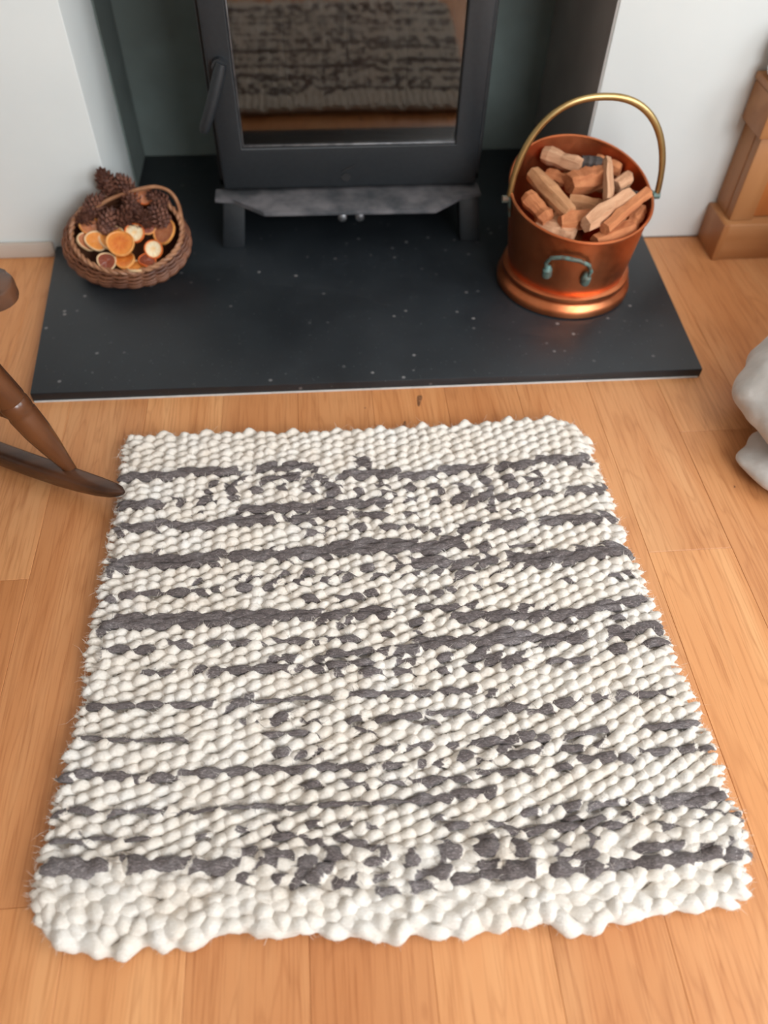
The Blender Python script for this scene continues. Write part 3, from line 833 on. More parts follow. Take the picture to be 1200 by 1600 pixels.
SL = [((-0.426, 0.290, 0.092), 0.0235, 'amber', 'amber', 'large bright amber orange slice at the front centre of the basket', (0.05, -0.05, 0)),
      ((-0.444, 0.312, 0.092), 0.0240, 'gold', 'pale', 'golden orange slice half hidden behind the large amber one', (-0.15, 0.1, 0)),
      ((-0.403, 0.314, 0.097), 0.0175, 'white', 'red', 'pale-centred orange slice with red rind in the middle', (-0.1, -0.15, 0)),
      ((-0.371, 0.288, 0.080), 0.0165, 'white', 'red', 'almost white orange slice at the right front of the basket', (-0.15, -0.2, 0)),
      ((-0.352, 0.317, 0.096), 0.0235, 'dull', 'amber', 'large dull brown orange slice leaning on the right rim', (-0.5, 0.0, 0)),
      ((-0.384, 0.330, 0.102), 0.0175, 'dark', 'amber', 'dark amber orange slice behind the pale-centred ones', (0.25, -0.2, 0)),
      ((-0.452, 0.270, 0.070), 0.0160, 'dark', 'pale', 'small dark-centred orange slice with pale rind at the front left', (0.1, -0.15, 0)),
      ((-0.471, 0.305, 0.088), 0.0185, 'gold', 'pale', 'light orange slice with pale rind at the left of the basket', (0.45, -0.05, 0)),
      ((-0.481, 0.330, 0.101), 0.0180, 'dull', 'amber', 'brownish orange slice under the left end of the handle', (0.3, 0.1, 0)),
      ((-0.384, 0.368, 0.136), 0.0165, 'dull', 'red', 'reddish brown orange slice among the cones behind the handle', (0.0, -0.1, 0)),
      ((-0.421, 0.273, 0.070), 0.0180, 'amber', 'amber', 'bright orange slice just under the large amber one', (-0.1, 0.3, 0)),
      ((-0.383, 0.272, 0.068), 0.0150, 'dark', 'red', 'small dark red orange slice inside the front right rim', (0.2, 0.2, 0)),
      ((-0.403, 0.262, 0.062), 0.0150, 'gold', 'pale', 'pale yellowish orange slice lying along the front rim', (0.1, 0.5, 0)),
      ((-0.487, 0.308, 0.086), 0.0175, 'dull', 'pale', 'pinkish orange slice standing edge-on at the left wall', (0.9, 0.0, 0))]
for a in SL: slice_of(*a)

# ------------------------------------------------------------------ rocking chair at the left
F = Vector((0.867, -0.498, 0)); PV = Vector((0.498, 0.867, 0))
CH = Vector((-0.62, -0.28, 0.0))
chair = thing('rocking_chair', CH, 'dark-stained wooden rocking chair with its runner touching the rug', 'chair')
TIP = Vector((-0.364, -0.252, 0.0))
def runner(off):
    bm = bmesh.new()
    tt = [0.0, 0.006, 0.02, 0.045, 0.08, 0.12, 0.18, 0.26, 0.36, 0.48, 0.60, 0.68]
    zz = [0.052, 0.051, 0.047, 0.0415, 0.0355, 0.0300, 0.0240, 0.0190, 0.0165, 0.0190, 0.0290, 0.0390]
    ww = [0.003, 0.007, 0.0105, 0.0125, 0.0135, 0.014, 0.014, 0.014, 0.014, 0.014, 0.0135, 0.012]
    hh = [0.003, 0.006, 0.0085, 0.0115, 0.0140, 0.0155, 0.016, 0.016, 0.016, 0.016, 0.016, 0.013]
    rings = []
    for t, z, w, h in zip(tt, zz, ww, hh):
        c = TIP + off - F * t + Vector((0, 0, z))
        ring = []
        for k in range(16):
            a = 2 * PI * k / 16
            s, q = math.cos(a), math.sin(a)
            ring.append(bm.verts.new(c + PV * (w * math.copysign(abs(s) ** 0.55, s)) + Vector((0, 0, h * math.copysign(abs(q) ** 0.55, q))) - CH))
        rings.append(ring)
    for a_, b_ in zip(rings[:-1], rings[1:]):
        for k in range(16): bm.faces.new((a_[k], a_[(k + 1) % 16], b_[(k + 1) % 16], b_[k]))
    bm.faces.new(rings[0]); bm.faces.new(rings[-1][::-1])
    return from_bm('runner', bm, M['chair_rail'], chair, angle=50)
def turned(p, q, prof, name='leg'):
    p = Vector(p); q = Vector(q)
    bm = bmesh.new()
    add_tube(bm, [p.lerp(q, t) - CH for t, r in prof], [r for t, r in prof], 18)
    return from_bm(name, bm, M['chair'], chair, angle=45)
LEGP = [(0, 0.0080), (0.04, 0.0095), (0.16, 0.0150), (0.26, 0.0185), (0.36, 0.0195), (0.375, 0.0180), (0.385, 0.0195), (0.42, 0.0200), (0.435, 0.0182), (0.445, 0.0200),
        (0.60, 0.0190), (0.80, 0.0165), (1.0, 0.0140)]
WID = 0.36
for off in (Vector((0, 0, 0)), -PV * WID):
    runner(off)
    foot = Vector((-0.4455, -0.1955, 0.040)) + off; head = Vector((-0.5350, -0.1870, 0.345)) + off
    turned(foot, head, LEGP)
    rf = TIP - F * 0.46 + off + Vector((0, 0, 0.03)); rh = TIP - F * 0.50 + off + Vector((0, 0, 0.345))
    turned(rf, rh, LEGP)
    turned(foot.lerp(head, 0.33), rf.lerp(rh, 0.33), [(0, 0.009), (0.3, 0.012), (0.7, 0.012), (1, 0.009)], 'stretcher')
    # arm: paddle with a rounded nose
    bm = bmesh.new()
    nose = Vector((-0.4180, -0.2250, 0.346)) + off; tail = rh + Vector((0, 0, 0.008)) - F * 0.03
    d = (tail - nose); Ln = d.length; d.normalize(); sd = Vector((-d.y, d.x, 0)).normalized()
    outl = []
    for k in range(13):
        a = -PI / 2 + PI * k / 12
        outl.append(nose + d * (0.028 - 0.028 * math.cos(a)) + sd * (0.028 * math.sin(a)))
    outl += [tail + sd * 0.018, tail - sd * 0.018]
    add_prism(bm, [(v.x - CH.x, v.y - CH.y) for v in outl], 0.338, 0.360, 0.004, 2)
    from_bm('arm', bm, M['chair_rail'], chair)
# seat, back posts, crest and spindles, mostly beyond the frame
bm = bmesh.new()
c1 = Vector((-0.515, -0.195, 0)); sp = [c1 - F * 0.03 + PV * 0.01, c1 - F * 0.03 - PV * (WID + 0.01), c1 - F * 0.36 - PV * (WID - 0.02), c1 - F * 0.36 - PV * 0.02]
add_prism(bm, [(v.x - CH.x, v.y - CH.y) for v in sp], 0.200, 0.226, 0.006, 2)
from_bm('seat', bm, M['chair'], chair)
bt = []
for off in (-PV * 0.02, -PV * (WID - 0.02)):
    b0 = c1 - F * 0.345 + off + Vector((0, 0, 0.22)); b1 = c1 - F * 0.44 + off + Vector((0, 0, 0.72))
    turned(b0, b1, [(0, 0.014), (0.3, 0.017), (0.6, 0.014), (1, 0.010)], 'back_post'); bt.append((b0, b1))
for i in range(1, 6):
    g = i / 6
    turned(bt[0][0].lerp(bt[1][0], g), bt[0][1].lerp(bt[1][1], g), [(0, 0.006), (0.4, 0.009), (1, 0.005)], 'spindle')
bm = bmesh.new()
add_tube(bm, [bt[0][1].lerp(bt[1][1], g) - F * 0.03 * math.sin(PI * g) - CH for g in np.linspace(-0.1, 1.1, 13)], 0.034, 12, flat=0.35, ref=(0, 0, 1))
from_bm('crest_rail', bm, M['chair_rail'], chair)
turned(Vector((-0.515, -0.189, 0.170)), Vector((-0.515, -0.189, 0.170)) - PV * WID, [(0, 0.008), (0.5, 0.012), (1, 0.008)], 'stretcher')

# ------------------------------------------------------------------ pine cabinet at the right
CB = Vector((0.98, 0.367, 0.0))
cab = thing('pine_cabinet', CB, 'low honey pine cabinet with plinth and framed panel by the right wall', 'cabinet')
def cbox(name, a, b, mat, bevel=0.003, parent=cab):
    bm = bmesh.new(); add_box(bm, Vector(a) - CB, Vector(b) - CB, bevel, 2)
    return from_bm(name, bm, M[mat], parent)
x0, x1, yf, yb = 0.691, 1.26, 0.324, 0.4085
cbox('plinth', (x0, yf, 0.0), (x1, yb, 0.076), 'pine', 0.004)
cbox('plinth_end', (x0 - 0.003, yf - 0.001, 0.0), (x0 + 0.010, yb, 0.0755), 'pine_v', 0.003)
cbox('body', (x0 + 0.010, yf + 0.036, 0.0765), (x1 - 0.01, yb, 0.236), 'pine_v', 0.002)
dr = cbox('stile', (x0 + 0.011, yf + 0.014, 0.0765), (x0 + 0.056, yf + 0.036, 0.236), 'pine_v', 0.002)
cbox('stile', (x1 - 0.055, yf + 0.014, 0.0765), (x1 - 0.012, yf + 0.036, 0.236), 'pine_v', 0.002)
cbox('door_panel', (x0 + 0.058, yf + 0.024, 0.0775), (x1 - 0.057, yf + 0.036, 0.235), 'pine_panel', 0.002)
cbox('drawer_box', (x0 - 0.002, yf, 0.2365), (x1, yb, 0.304), 'pine', 0.004)
cbox('top_board', (x0 - 0.005, yf - 0.006, 0.3045), (x1 + 0.006, yb, 0.318), 'pine', 0.004)
pot = thing('glazed_jar', (0.722, 0.368, 0.3182), 'dark brown jar on a white saucer on the pine cabinet', 'jar')
bm = bmesh.new(); add_lathe(bm, [(0.0, 0.0), (0.026, 0.0), (0.034, 0.006), (0.037, 0.014), (0.0365, 0.016), (0.0345, 0.014), (0.020, 0.008), (0.0, 0.007)], 40)
from_bm('saucer', bm, M['ceramic'], pot)
bm = bmesh.new(); add_lathe(bm, [(0.0, 0.0075), (0.018, 0.0085), (0.030, 0.026), (0.034, 0.046), (0.029, 0.068), (0.022, 0.080), (0.024, 0.086), (0.020, 0.085), (0.0, 0.06)], 40)
from_bm('dark_jar', bm, M['brown_glaze'], pot)

# ------------------------------------------------------------------ white fleece throw at the right
throw = thing('fleece_throw', (0.72, -0.16, 0.0), 'white fleece throw crumpled on the floor right of the rug', 'throw')
TO = Vector((0.72, -0.16, 0.0))
def lump(name, c, rad, seed, tip=None, sharp=0.0):
    bm = bmesh.new()
    bmesh.ops.create_icosphere(bm, subdivisions=5, radius=1.0)
    for v in bm.verts:
        n = v.co.copy()
        p = Vector((n.x * rad[0], n.y * rad[1], n.z * rad[2]))
        if tip is not None:
            g = max(0.0, n.dot(Vector(tip).normalized())) ** 5
            p += Vector(tip) * (sharp * g)
        q = p * 1.0
        f = noise.noise((q.x * 9 + seed, q.y * 9, q.z * 9)) * 0.020 + noise.noise((q.x * 26, q.y * 26 + seed, q.z * 26)) * 0.007 \
            + 0.008 * math.sin(38 * (q.x * 0.4 + q.y) + 4 * noise.noise((q.x * 7, q.y * 7, seed)))
        p += n * f
        v.co = Vector(c) + p
        v.co.z = max(v.co.z, 0.0015 + 0.0005 * (n.x + 1))
        v.co -= TO
    return from_bm(name, bm, M['fleece'], throw, angle=180)
lump('upper_fold', (0.712, -0.162, 0.082), (0.195, 0.135, 0.080), 1.0)
lump('rear_fold', (1.02, -0.14, 0.17), (0.24, 0.30, 0.20), 8.0)  # unseen heap, added to block window light from the right side
lump('lower_fold', (0.715, -0.255, 0.030), (0.150, 0.085, 0.036), 5.0, (-0.5, 0.28, -0.1), 0.10)

# ------------------------------------------------------------------ hand-woven wool rug
# where charcoal yarn was laid in, in millimetres on the rug: (stripe thickness, [x, y, x, y, ...])
STRIPES = [
 (13.8, [-385,-195.5,-358,-196,-336,-195,-315,-197.6,-297,-190.1,-272,-194.2,-244,-193.5,-215,-194.2]),
 (12.7, [-192,-189.4,-166,-188.6,-143,-188.8,-119,-191.6,-101,-196.6]),
 (12.9, [-381,-247.2,-361,-250.8,-344,-248.5,-326,-248.5,-316,-256.1]),
 (12.9, [-192,-270.1,-170,-270.5,-148,-265,-134,-270.5,-107,-267.7,-80,-264.8,-58,-267.5,-35,-264.3,-17,-267.8,1,-263.2]),
 (16.7, [-382,-292.3,-356,-289.6,-326,-287.2,-301,-286.7,-283,-290.1,-265,-294.6,-248,-292.4,-222,-287.5,-200,-288.9,-179,-288.1,-157,-287.4]),
 (14.9, [-69,-213.7,-52,-212.3,-32,-214.9,-8,-211.4,15,-215.4,38,-219.4,61,-218.5,81,-214.7,102,-212.3,124,-213.7,138,-209.6,152,-211.8]),
 (16.6, [162,-211.1,182,-207.3,196,-206.9,216,-205.6,236,-201.8,256,-200.4,274,-204.2,297,-197.9]),
 (10.6, [19,-266.7,33,-265.3]),
 (11.8, [56,-268,78,-268.3]),
 (13.7, [-143,-287.1,-126,-291.7,-108,-287.2,-95,-284.7,-81,-286.7,-68,-279.6,-56,-280.4]),
 (12.1, [-130,-309.3,-113,-313.8,-100,-319.1]),
 (11.1, [-21,-312.3,6,-314,28,-315.5,40,-319.7,53,-326.1]),
 (15.3, [87,-268.9,106,-267.7,119,-271,134,-266,152,-270.8]),
 (8.3, [157,-267.5,166,-265.8,187,-265.9,204,-264.6,223,-263.5,240,-268.3]),
 (16.8, [251,-261.7,270,-264.1,289,-263,309,-259.4,317,-262.4]),
 (14.4, [85,-320.5,101,-318.3,117,-317]),
 (15.7, [126,-315.4,143,-317.7,166,-315.9,185,-314.8]),
 (18.0, [198,-316.9,211,-317.8,229,-320.1,239,-314,257,-317.4,275,-318.6,295,-311.9,312,-314.3]),
 (20.8, [-383,-354.7,-362,-350,-350,-346.7,-333,-351,-312,-344.1,-299,-350.2,-279,-347.5,-262,-350.7,-249,-350.6,-232,-349.6]),
 (13.7, [-224,-346,-203,-344.3,-186,-345.5,-161,-344]),
 (8.9, [-377,-402.7,-359,-399.1,-335,-398.9,-311,-396.6,-295,-398.8,-279,-397.9,-250,-399.9]),
 (7.9, [-244,-397.4,-229,-398.5]),
 (11.9, [-210,-393.9,-198,-394.8,-185,-401.6]),
 (10.0, [-173,-394.5,-159,-393.5]),
 (19.6, [-377,-444.8,-358,-439.8,-343,-440,-311,-440.4,-272,-441.3,-240,-442.6,-208,-441.2,-176,-442.5,-160,-442.7]),
 (18.2, [-169,-345.6,-148,-351.2,-131,-346.1,-110,-345.4,-88,-344.8,-66,-342,-53,-341.8,-36,-345.1,-23,-342.8,-2,-345.3,20,-344.7,37,-348,54,-350.2,73,-345,90,-344,100,-352.3]),
 (13.4, [10,-374.7,30,-377.1,47,-374.1,60,-375,76,-380.3,98,-376.6,111,-378.5,133,-374.8]),
 (21.8, [141,-380.6,163,-377.9,180,-382.2,198,-379.2,216,-376.3,228,-380.3,247,-374.2,264,-376.4,284,-370.2,302,-369.3,320,-374.8]),
 (15.1, [-168,-441.2,-156,-443.9,-136,-443.5,-120,-444.6,-96,-449.1,-80,-444.7,-64,-450.5,-43,-446.3,-23,-444.9,-9,-443]),
 (9.5, [10,-446.2,30,-442,51,-445.3,60,-449.8]),
 (12.9, [115,-355.4,133,-349.1]),
 (5.3, [159,-356.3,194,-357.6]),
 (5.1, [277,-412.7,310,-407.9]),
 (13.1, [66,-462.6,89,-462.3,110,-459.1,130,-462.4,151,-460.1,167,-466.9,188,-462.7,204,-465.7,222,-462.2,246,-463,261,-454.4,278,-455.6,295,-453,319,-451.7]),
 (10.6, [-377,-478.7,-361,-476.4,-348,-473.8,-334,-481,-321,-477.5,-307,-479.4]),
 (10.7, [-288,-477.2,-265,-477.1]),
 (7.1, [-242,-477.9,-226,-477.2,-211,-479.3,-195,-477.7,-176,-481.8]),
 (7.6, [-313,-510.8,-300,-513.4,-278,-512.5]),
 (11.1, [-250,-509.5,-232,-515,-217,-514.4,-202,-514.7,-183,-514.3,-164,-514,-141,-517.4]),
 (8.3, [8,-464.9,32,-464.8]),
 (13.0, [63,-460.5,73,-460.2,91,-464.3]),
 (9.8, [-166,-480.7,-148,-482,-133,-480.4,-112,-484.6]),
 (9.9, [-99,-481,-82,-479.6]),
 (9.0, [-74,-481.1,-54,-480.7]),
 (5.4, [-30,-476.9,-13,-478.2]),
 (12.1, [-162,-503,-149,-503.1,-135,-504]),
 (10.4, [-115,-505.5,-98,-502.4,-90,-499.4,-75,-504.9,-59,-504.3,-47,-499.9,-28,-503.1]),
 (12.5, [-21,-498.2,-4,-500.4,16,-497.4,36,-497.9,56,-495.8,80,-495.7,96,-498.6,112,-498,132,-498.5,148,-498.8,168,-498.4,184,-499.6,200,-499.8,224,-502.4]),
 (10.3, [-126,-519.4,-110,-518.8,-91,-514.2,-76,-518.7,-56,-514.1,-37,-517.2]),
 (10.3, [-26,-513.7,-6,-516.9,8,-517]),
 (11.3, [33,-518.9,56,-516.1]),
 (15.4, [76,-519.4,96,-517.3,107,-523.4,122,-527.9,139,-524.8,151,-530]),
 (7.7, [175,-529.1,197,-530.7,213,-531.9,227,-530.3]),
 (12.2, [241,-525.1,260,-519.4,274,-520.4]),
 (14.5, [248,-498.7,266,-499.9,287,-495.1,309,-492,330,-491.6]),
 (9.7, [293,-513.7,310,-514.1,329,-516.3]),
 (3.2, [-167,-558.5,-130,-558,-93,-558.3]),
 (7.3, [-78,-558.6,-63,-557.3,-40,-559,-21,-562,-2,-560.1,14,-562.9,36,-561.2,54,-562.6,71,-563.9]),
 (8.1, [85,-564.9,100,-564.4]),
 (6.6, [114,-559.6,126,-559.7]),
 (4.8, [218,-583.6,235,-583.3]),
 (8.8, [246,-583.3,266,-580.7,280,-585.8,304,-577.7]),
 (7.2, [-380,-547.5,-366,-550.2,-344,-551,-318,-551.3,-303,-553.2,-285,-554.6,-252,-556.2,-235,-558.3]),
 (3.2, [-189,-559.3,-164,-559.6,-143,-557.8]),
 (4.5, [-381,-587.6,-349,-592.3,-327,-595.4,-312,-596.6,-299,-597.5,-285,-594.8,-261,-600.4]),
 (7.6, [-174,-599.3,-160,-600.4,-145,-600.7,-131,-601.1,-115,-603]),
 (10.0, [-392,-629,-375,-628.9,-360,-629.3,-354,-633.3,-340,-635.8,-326,-634,-319,-638.1,-298,-641.1,-285,-637.9,-264,-638.7,-250,-636.2,-240,-637.7,-222,-639.8,-212,-638.4,-198,-638.8,-181,-638.6,-170,-638.7,-158,-641.1,-135,-640.7,-117,-640.6,-100,-641.2,-86,-643,-72,-646.2,-61,-644.1,-46,-646.7]),
 (7.8, [-46,-589.6,-31,-590,-16,-587.2,-2,-589.8,13,-587.8,32,-587.6,51,-588.2,64,-586]),
 (9.4, [70,-592,88,-589.4,103,-589.7,122,-588.7,140,-593.2,160,-589.1,172,-587.6,191,-589,205,-585.9]),
 (8.1, [-49,-624.5,-38,-626.8,-26,-627]),
 (11.2, [-14,-624.1,-2,-622.1,12,-626.9]),
 (8.9, [26,-623.4,43,-624]),
 (9.8, [55,-626.3,75,-624.1,100,-625.2,116,-622.6,133,-626.9,154,-625.4]),
 (6.8, [165,-627,182,-625.2,197,-624.8,212,-623.7,225,-623.8]),
 (7.6, [258,-623.2,285,-622.1,297,-619.9,311,-621.7,329,-620.7]),
 (8.8, [91,-637.3,105,-642.7,119,-643.1,134,-640.5,142,-643.4]),
 (7.4, [159,-638.6,172,-638.1,190,-644]),
 (9.4, [-34,-646.1,-17,-645.3]),
 (8.7, [5,-644,26,-645.6]),
 (4.2, [-48,-663.6,-22,-663.5]),
 (11.9, [-17,-661.8,-6,-664.7,11,-666.7]),
 (7.7, [20,-666,33,-664.1,48,-665.3]),
 (7.1, [60,-663.3,76,-661,93,-663.7,111,-662.9,124,-659.6]),
 (6.4, [147,-660.5,167,-661.4]),
 (10.8, [180,-657.3,200,-656.6,215,-656.2,226,-656.3,242,-656.1]),
 (9.5, [259,-652.9,275,-653.3,294,-652.5,314,-652.5]),
 (3.7, [320,-651.5,337,-651.3]),
 (3.4, [-108,-683.8,-71,-685.3,-43,-686.1,-12,-686.4]),
 (10.3, [-5,-684.2,20,-682.7,34,-681,54,-684,74,-686.1]),
 (6.1, [-391,-669.5,-372,-666.9,-362,-667,-350,-673.3]),
 (4.7, [-336,-673,-321,-672.8,-301,-673,-287,-676.8,-280,-676]),
 (3.4, [-262,-679.4,-247,-680.5,-217,-678.2,-180,-681,-136,-683.1,-108,-683.8]),
 (3.9, [-393,-696.6,-337,-699.6,-317,-703.8,-304,-702.8,-284,-703.2]),
 (16.7, [-395,-724.5,-379,-722.1,-366,-722.5,-353,-726.6,-340,-727,-330,-724.1]),
 (11.2, [-319,-724.3,-308,-728.2,-295,-728,-282,-731.5,-269,-728.2,-256,-731,-243,-735.8,-230,-734.3,-214,-738,-200,-733.6]),
 (6.4, [-170,-712.6,-149,-711,-128,-710.7]),
 (8.7, [-180,-733.9,-166,-730.7,-148,-728.3]),
 (8.2, [-96,-717.1,-73,-725.3,-64,-733.6,-51,-736.5]),
 (6.0, [13,-769.8,32,-767.1,45,-767.5,57,-766.6,81,-766.1]),
 (9.3, [137,-702,152,-704.5,168,-703.7]),
 (6.7, [179,-706.5,194,-706.3,205,-703.8,213,-705.8]),
 (13.4, [257,-706.3,273,-705.5,287,-703.9,297,-708.7,312,-705.1,327,-704.1,335,-706.8]),
 (5.9, [301,-721.4,319,-724.8,337,-730.1]),
 (8.4, [84,-725.2,102,-726.6,120,-722.8,131,-721.6,147,-726.8,164,-726.8,182,-724.9,199,-728.2,215,-726.1]),
 (2.5, [125,-757.8,144,-756.1,164,-756.4,179,-756.3]),
 (5.6, [210,-755,229,-753.9,246,-754.6,268,-754.4]),
 (3.1, [282,-755.5,299,-755.5]),
 (10.9, [74,-764.9,91,-766.2,109,-765.8]),
 (9.2, [119,-767.8,134,-769,151,-767.8,167,-770.3,181,-766.5,195,-764.5,208,-768,222,-766,239,-766,252,-767.7,270,-764.7,287,-767.2,301,-764.6,336,-768.6]),
]
DOTS = [(-245,-217,13,9),(-212,-213,16,17),(-223,-228,16,17),(-227,-242,18,14),(-169,-212,31,16),(-186,-232,16,17),(-149,-232,16,14),(-298,-243,18,14),(-260,-246,23,17),(-256,-231,11,7),(-264,-268,11,8),(-204,-265,25,16),(-135,-212,24,15),(-95,-218,26,15),(-35,-187,23,20),(-114,-240,18,17),(-77,-236,20,16),(-80,-246,22,11),(-46,-243,20,17),(-5,-235,17,15),(-5,-248,22,12),(33,-241,18,17),(68,-244,18,14),(-39,-286,14,7),(-10,-290,27,11),(31,-291,21,10),(-89,-310,16,10),(-52,-311,19,12),(106,-246,22,17),(142,-234,19,16),(142,-248,11,7),(178,-232,19,15),(178,-246,22,11),(220,-225,17,14),(214,-242,26,13),(144,-291,18,7),(176,-294,12,9),(52,-322,16,10),(-258,-380,7,6),(-213,-381,13,7),(-186,-381,17,9),(-148,-381,10,7),(-115,-379,17,8),(-77,-380,12,5),(-43,-379,20,9),(-3,-372,8,19),(16,-388,17,6),(50,-391,19,10),(-65,-389,18,9),(-23,-391,18,8),(-94,-391,22,8),(-132,-392,23,8),(-161,-394,17,11),(-117,-419,18,10),(-66,-419,33,9),(-39,-417,15,9),(19,-420,30,9),(49,-423,12,9),(68,-420,18,8),(89,-395,22,11),(130,-395,10,6),(104,-420,13,6),(140,-420,13,7),(216,-415,17,6),(79,-447,21,9),(158,-450,18,10),(-162,-505,11,9),(-210,-503,6,7),(-73,-463,11,6),(18,-478,11,5),(126,-484,22,9),(92,-481,8,5),(205,-480,10,4),(273,-477,10,6),(-80,-529,11,8),(-42,-529,23,11),(-2,-533,20,11),(39,-534,18,10),(70,-534,19,12),(78,-533,20,10),(-202,-557,24,13),(-183,-581,17,6),(-152,-579,25,13),(-156,-621,17,10),(-115,-585,22,8),(-68,-586,19,6),(-60,-604,16,5),(19,-601,15,5),(-124,-625,17,8),(-106,-622,9,6),(55,-641,17,11),(79,-645,20,7),(95,-636,13,7),(-121,-660,17,8),(-72,-662,18,8),(206,-641,9,5),(-232,-706,11,4),(-189,-701,9,3),(-192,-724,24,13),(-191,-748,15,7),(-169,-735,13,9),(-157,-701,17,9),(-117,-702,16,6),(-82,-704,18,5),(-52,-708,13,5),(16,-707,16,5),(36,-716,20,8),(77,-718,19,5),(-121,-720,24,11),(-130,-738,20,11),(-100,-736,26,10),(-107,-746,10,9),(-64,-743,13,9),(-123,-749,32,13),(-23,-743,20,15),(16,-740,24,13),(56,-741,28,13),(-159,-751,18,7),(-130,-759,10,4),(-84,-760,22,8),(-49,-758,10,5),(10,-760,22,7),(-8,-758,12,5),(56,-757,21,7),(-44,-768,21,4),(-8,-771,23,5),(61,-727,19,4),(113,-706,25,8),(236,-704,17,7),(156,-719,19,5),(187,-719,18,7),(223,-717,19,9),(94,-741,17,11),(134,-744,19,9),(167,-743,13,10),(253,-734,18,9),(290,-733,15,7),(327,-752,14,6),(297,-211,15,10)]

rug = thing('woven_rug', (-0.03, -0.46, 0.0), 'chunky cream wool rug with broken charcoal stripes on the oak floor', 'rug')
RO = Vector((-0.03, -0.46, 0.0))
PER, PITCH = 0.0330, 0.0067
edge_v = [-0.128, -0.253, -0.361, -0.456, -0.542, -0.617, -0.686, -0.747, -0.790]
edge_l = [-0.390, -0.385, -0.387, -0.390, -0.388, -0.393, -0.398, -0.402, -0.398]
edge_r = [0.318, 0.319, 0.323, 0.329, 0.331, 0.339, 0.339, 0.339, 0.333]
top_x = [-0.39, -0.24, -0.09, 0.0, 0.12, 0.24, 0.29, 0.33]
top_v = [-0.112, -0.116, -0.121, -0.123, -0.120, -0.116, -0.120, -0.140]
bot_x = [-0.40, -0.31, -0.18, -0.02, 0.14, 0.29, 0.335]
bot_v = [-0.783, -0.796, -0.797, -0.806, -0.812, -0.803, -0.794]
NROW = int(round((0.802 - 0.119) / PITCH)) + 1
SPP = 10                                   # samples per weave period
NS = int(round(0.735 / PER * SPP)) + 1
NA = 12
def smooth1(a, k):
    ker = np.hanning(2 * k + 3)[1:-1]; ker /= ker.sum()
    return np.convolve(np.pad(a, k, mode='edge'), ker, mode='valid')

frac = np.linspace(0, 1, NS)
rowU = np.zeros((NROW, NS)); rowV = np.zeros((NROW, NS)); rowPh = np.zeros((NROW, NS))
for r in range(NROW):
    g = r / (NROW - 1)
    vm = -0.119 - g * 0.683
    l = np.interp(-vm, [-e for e in edge_v], edge_l) + rng.normal(0, 0.0022)
    rr = np.interp(-vm, [-e for e in edge_v], edge_r) + rng.normal(0, 0.0022)
    if r < 5: rr -= (0.026, 0.015, 0.009, 0.005, 0.002)[r]
    if r >= NROW - 4: l += (0.004, 0.006, 0.009, 0.014)[r - NROW + 4]; rr -= (0.004, 0.007, 0.012, 0.020)[r - NROW + 4]
    if r < 3: l += (0.009, 0.005, 0.002)[r]
    u = l + frac * (rr - l)
    rowU[r] = u
    rowV[r] = np.interp(u, top_x, top_v) * (1 - g) + np.interp(u, bot_x, bot_v) * g
    rowPh[r] = 2 * PI * (u + 0.4) / PER + PI * (r % 2) + smooth1(rng.normal(0, 1.9, NS), 14)

dark = np.zeros((NROW, NS)); thin = np.ones((NROW, NS)); shift = np.zeros((NROW, NS)); flatw = np.zeros((NROW, NS))
midV = rowV[:, NS // 2]
def row_index(r, x):
    return (x - rowU[r, 0]) / (rowU[r, -1] - rowU[r, 0]) * (NS - 1)
def lay(xs, vs, th):
    n = 1 if th < 0.0122 else (2 if th < 0.0182 else (3 if th < 0.0250 else 4))
    ends = rng.uniform(-0.003, 0.003, (NROW, 2))
    prev = None
    for x in np.arange(xs[0] - 0.003, xs[-1] + 0.003, 0.0012):
        v = np.interp(x, xs, vs)
        g = int(np.argmin(np.abs(midV - v)))
        i0 = min(NS - 1, max(0, int(round(row_index(g, x)))))
        d = np.abs(rowV[:, i0] - v)
        if prev is not None: d[prev] -= 0.45 * PITCH
        order = np.argsort(d); prev = order[0]
        for q in range(n):
            r = order[q]
            inset = (0.0 if q == 0 else 0.0035) if n > 1 else 0.0
            if x < xs[0] + ends[r, 0] + inset or x > xs[-1] + ends[r, 1] - inset: continue
            i = int(round(row_index(r, x)))
            if i < 0 or i >= NS: continue
            dark[r, i] = 1; flatw[r, i] = 1.0
            if n == 1:
                shift[r, i] = (v - rowV[r, i]) * 0.7
                thin[r, i] = min(1.12, max(0.45, th / 0.0100))
for th, pl in STRIPES:
    lay(np.array(pl[0::2]) / 1000.0, np.array(pl[1::2]) / 1000.0, th / 1000.0)
for (x, v, w, h) in DOTS:
    w = max(w, 9) * 0.92
    lay(np.array([x - w / 2, x, x + w / 2]) / 1000.0, np.array([v, v, v]) / 1000.0, h / 1000.0)
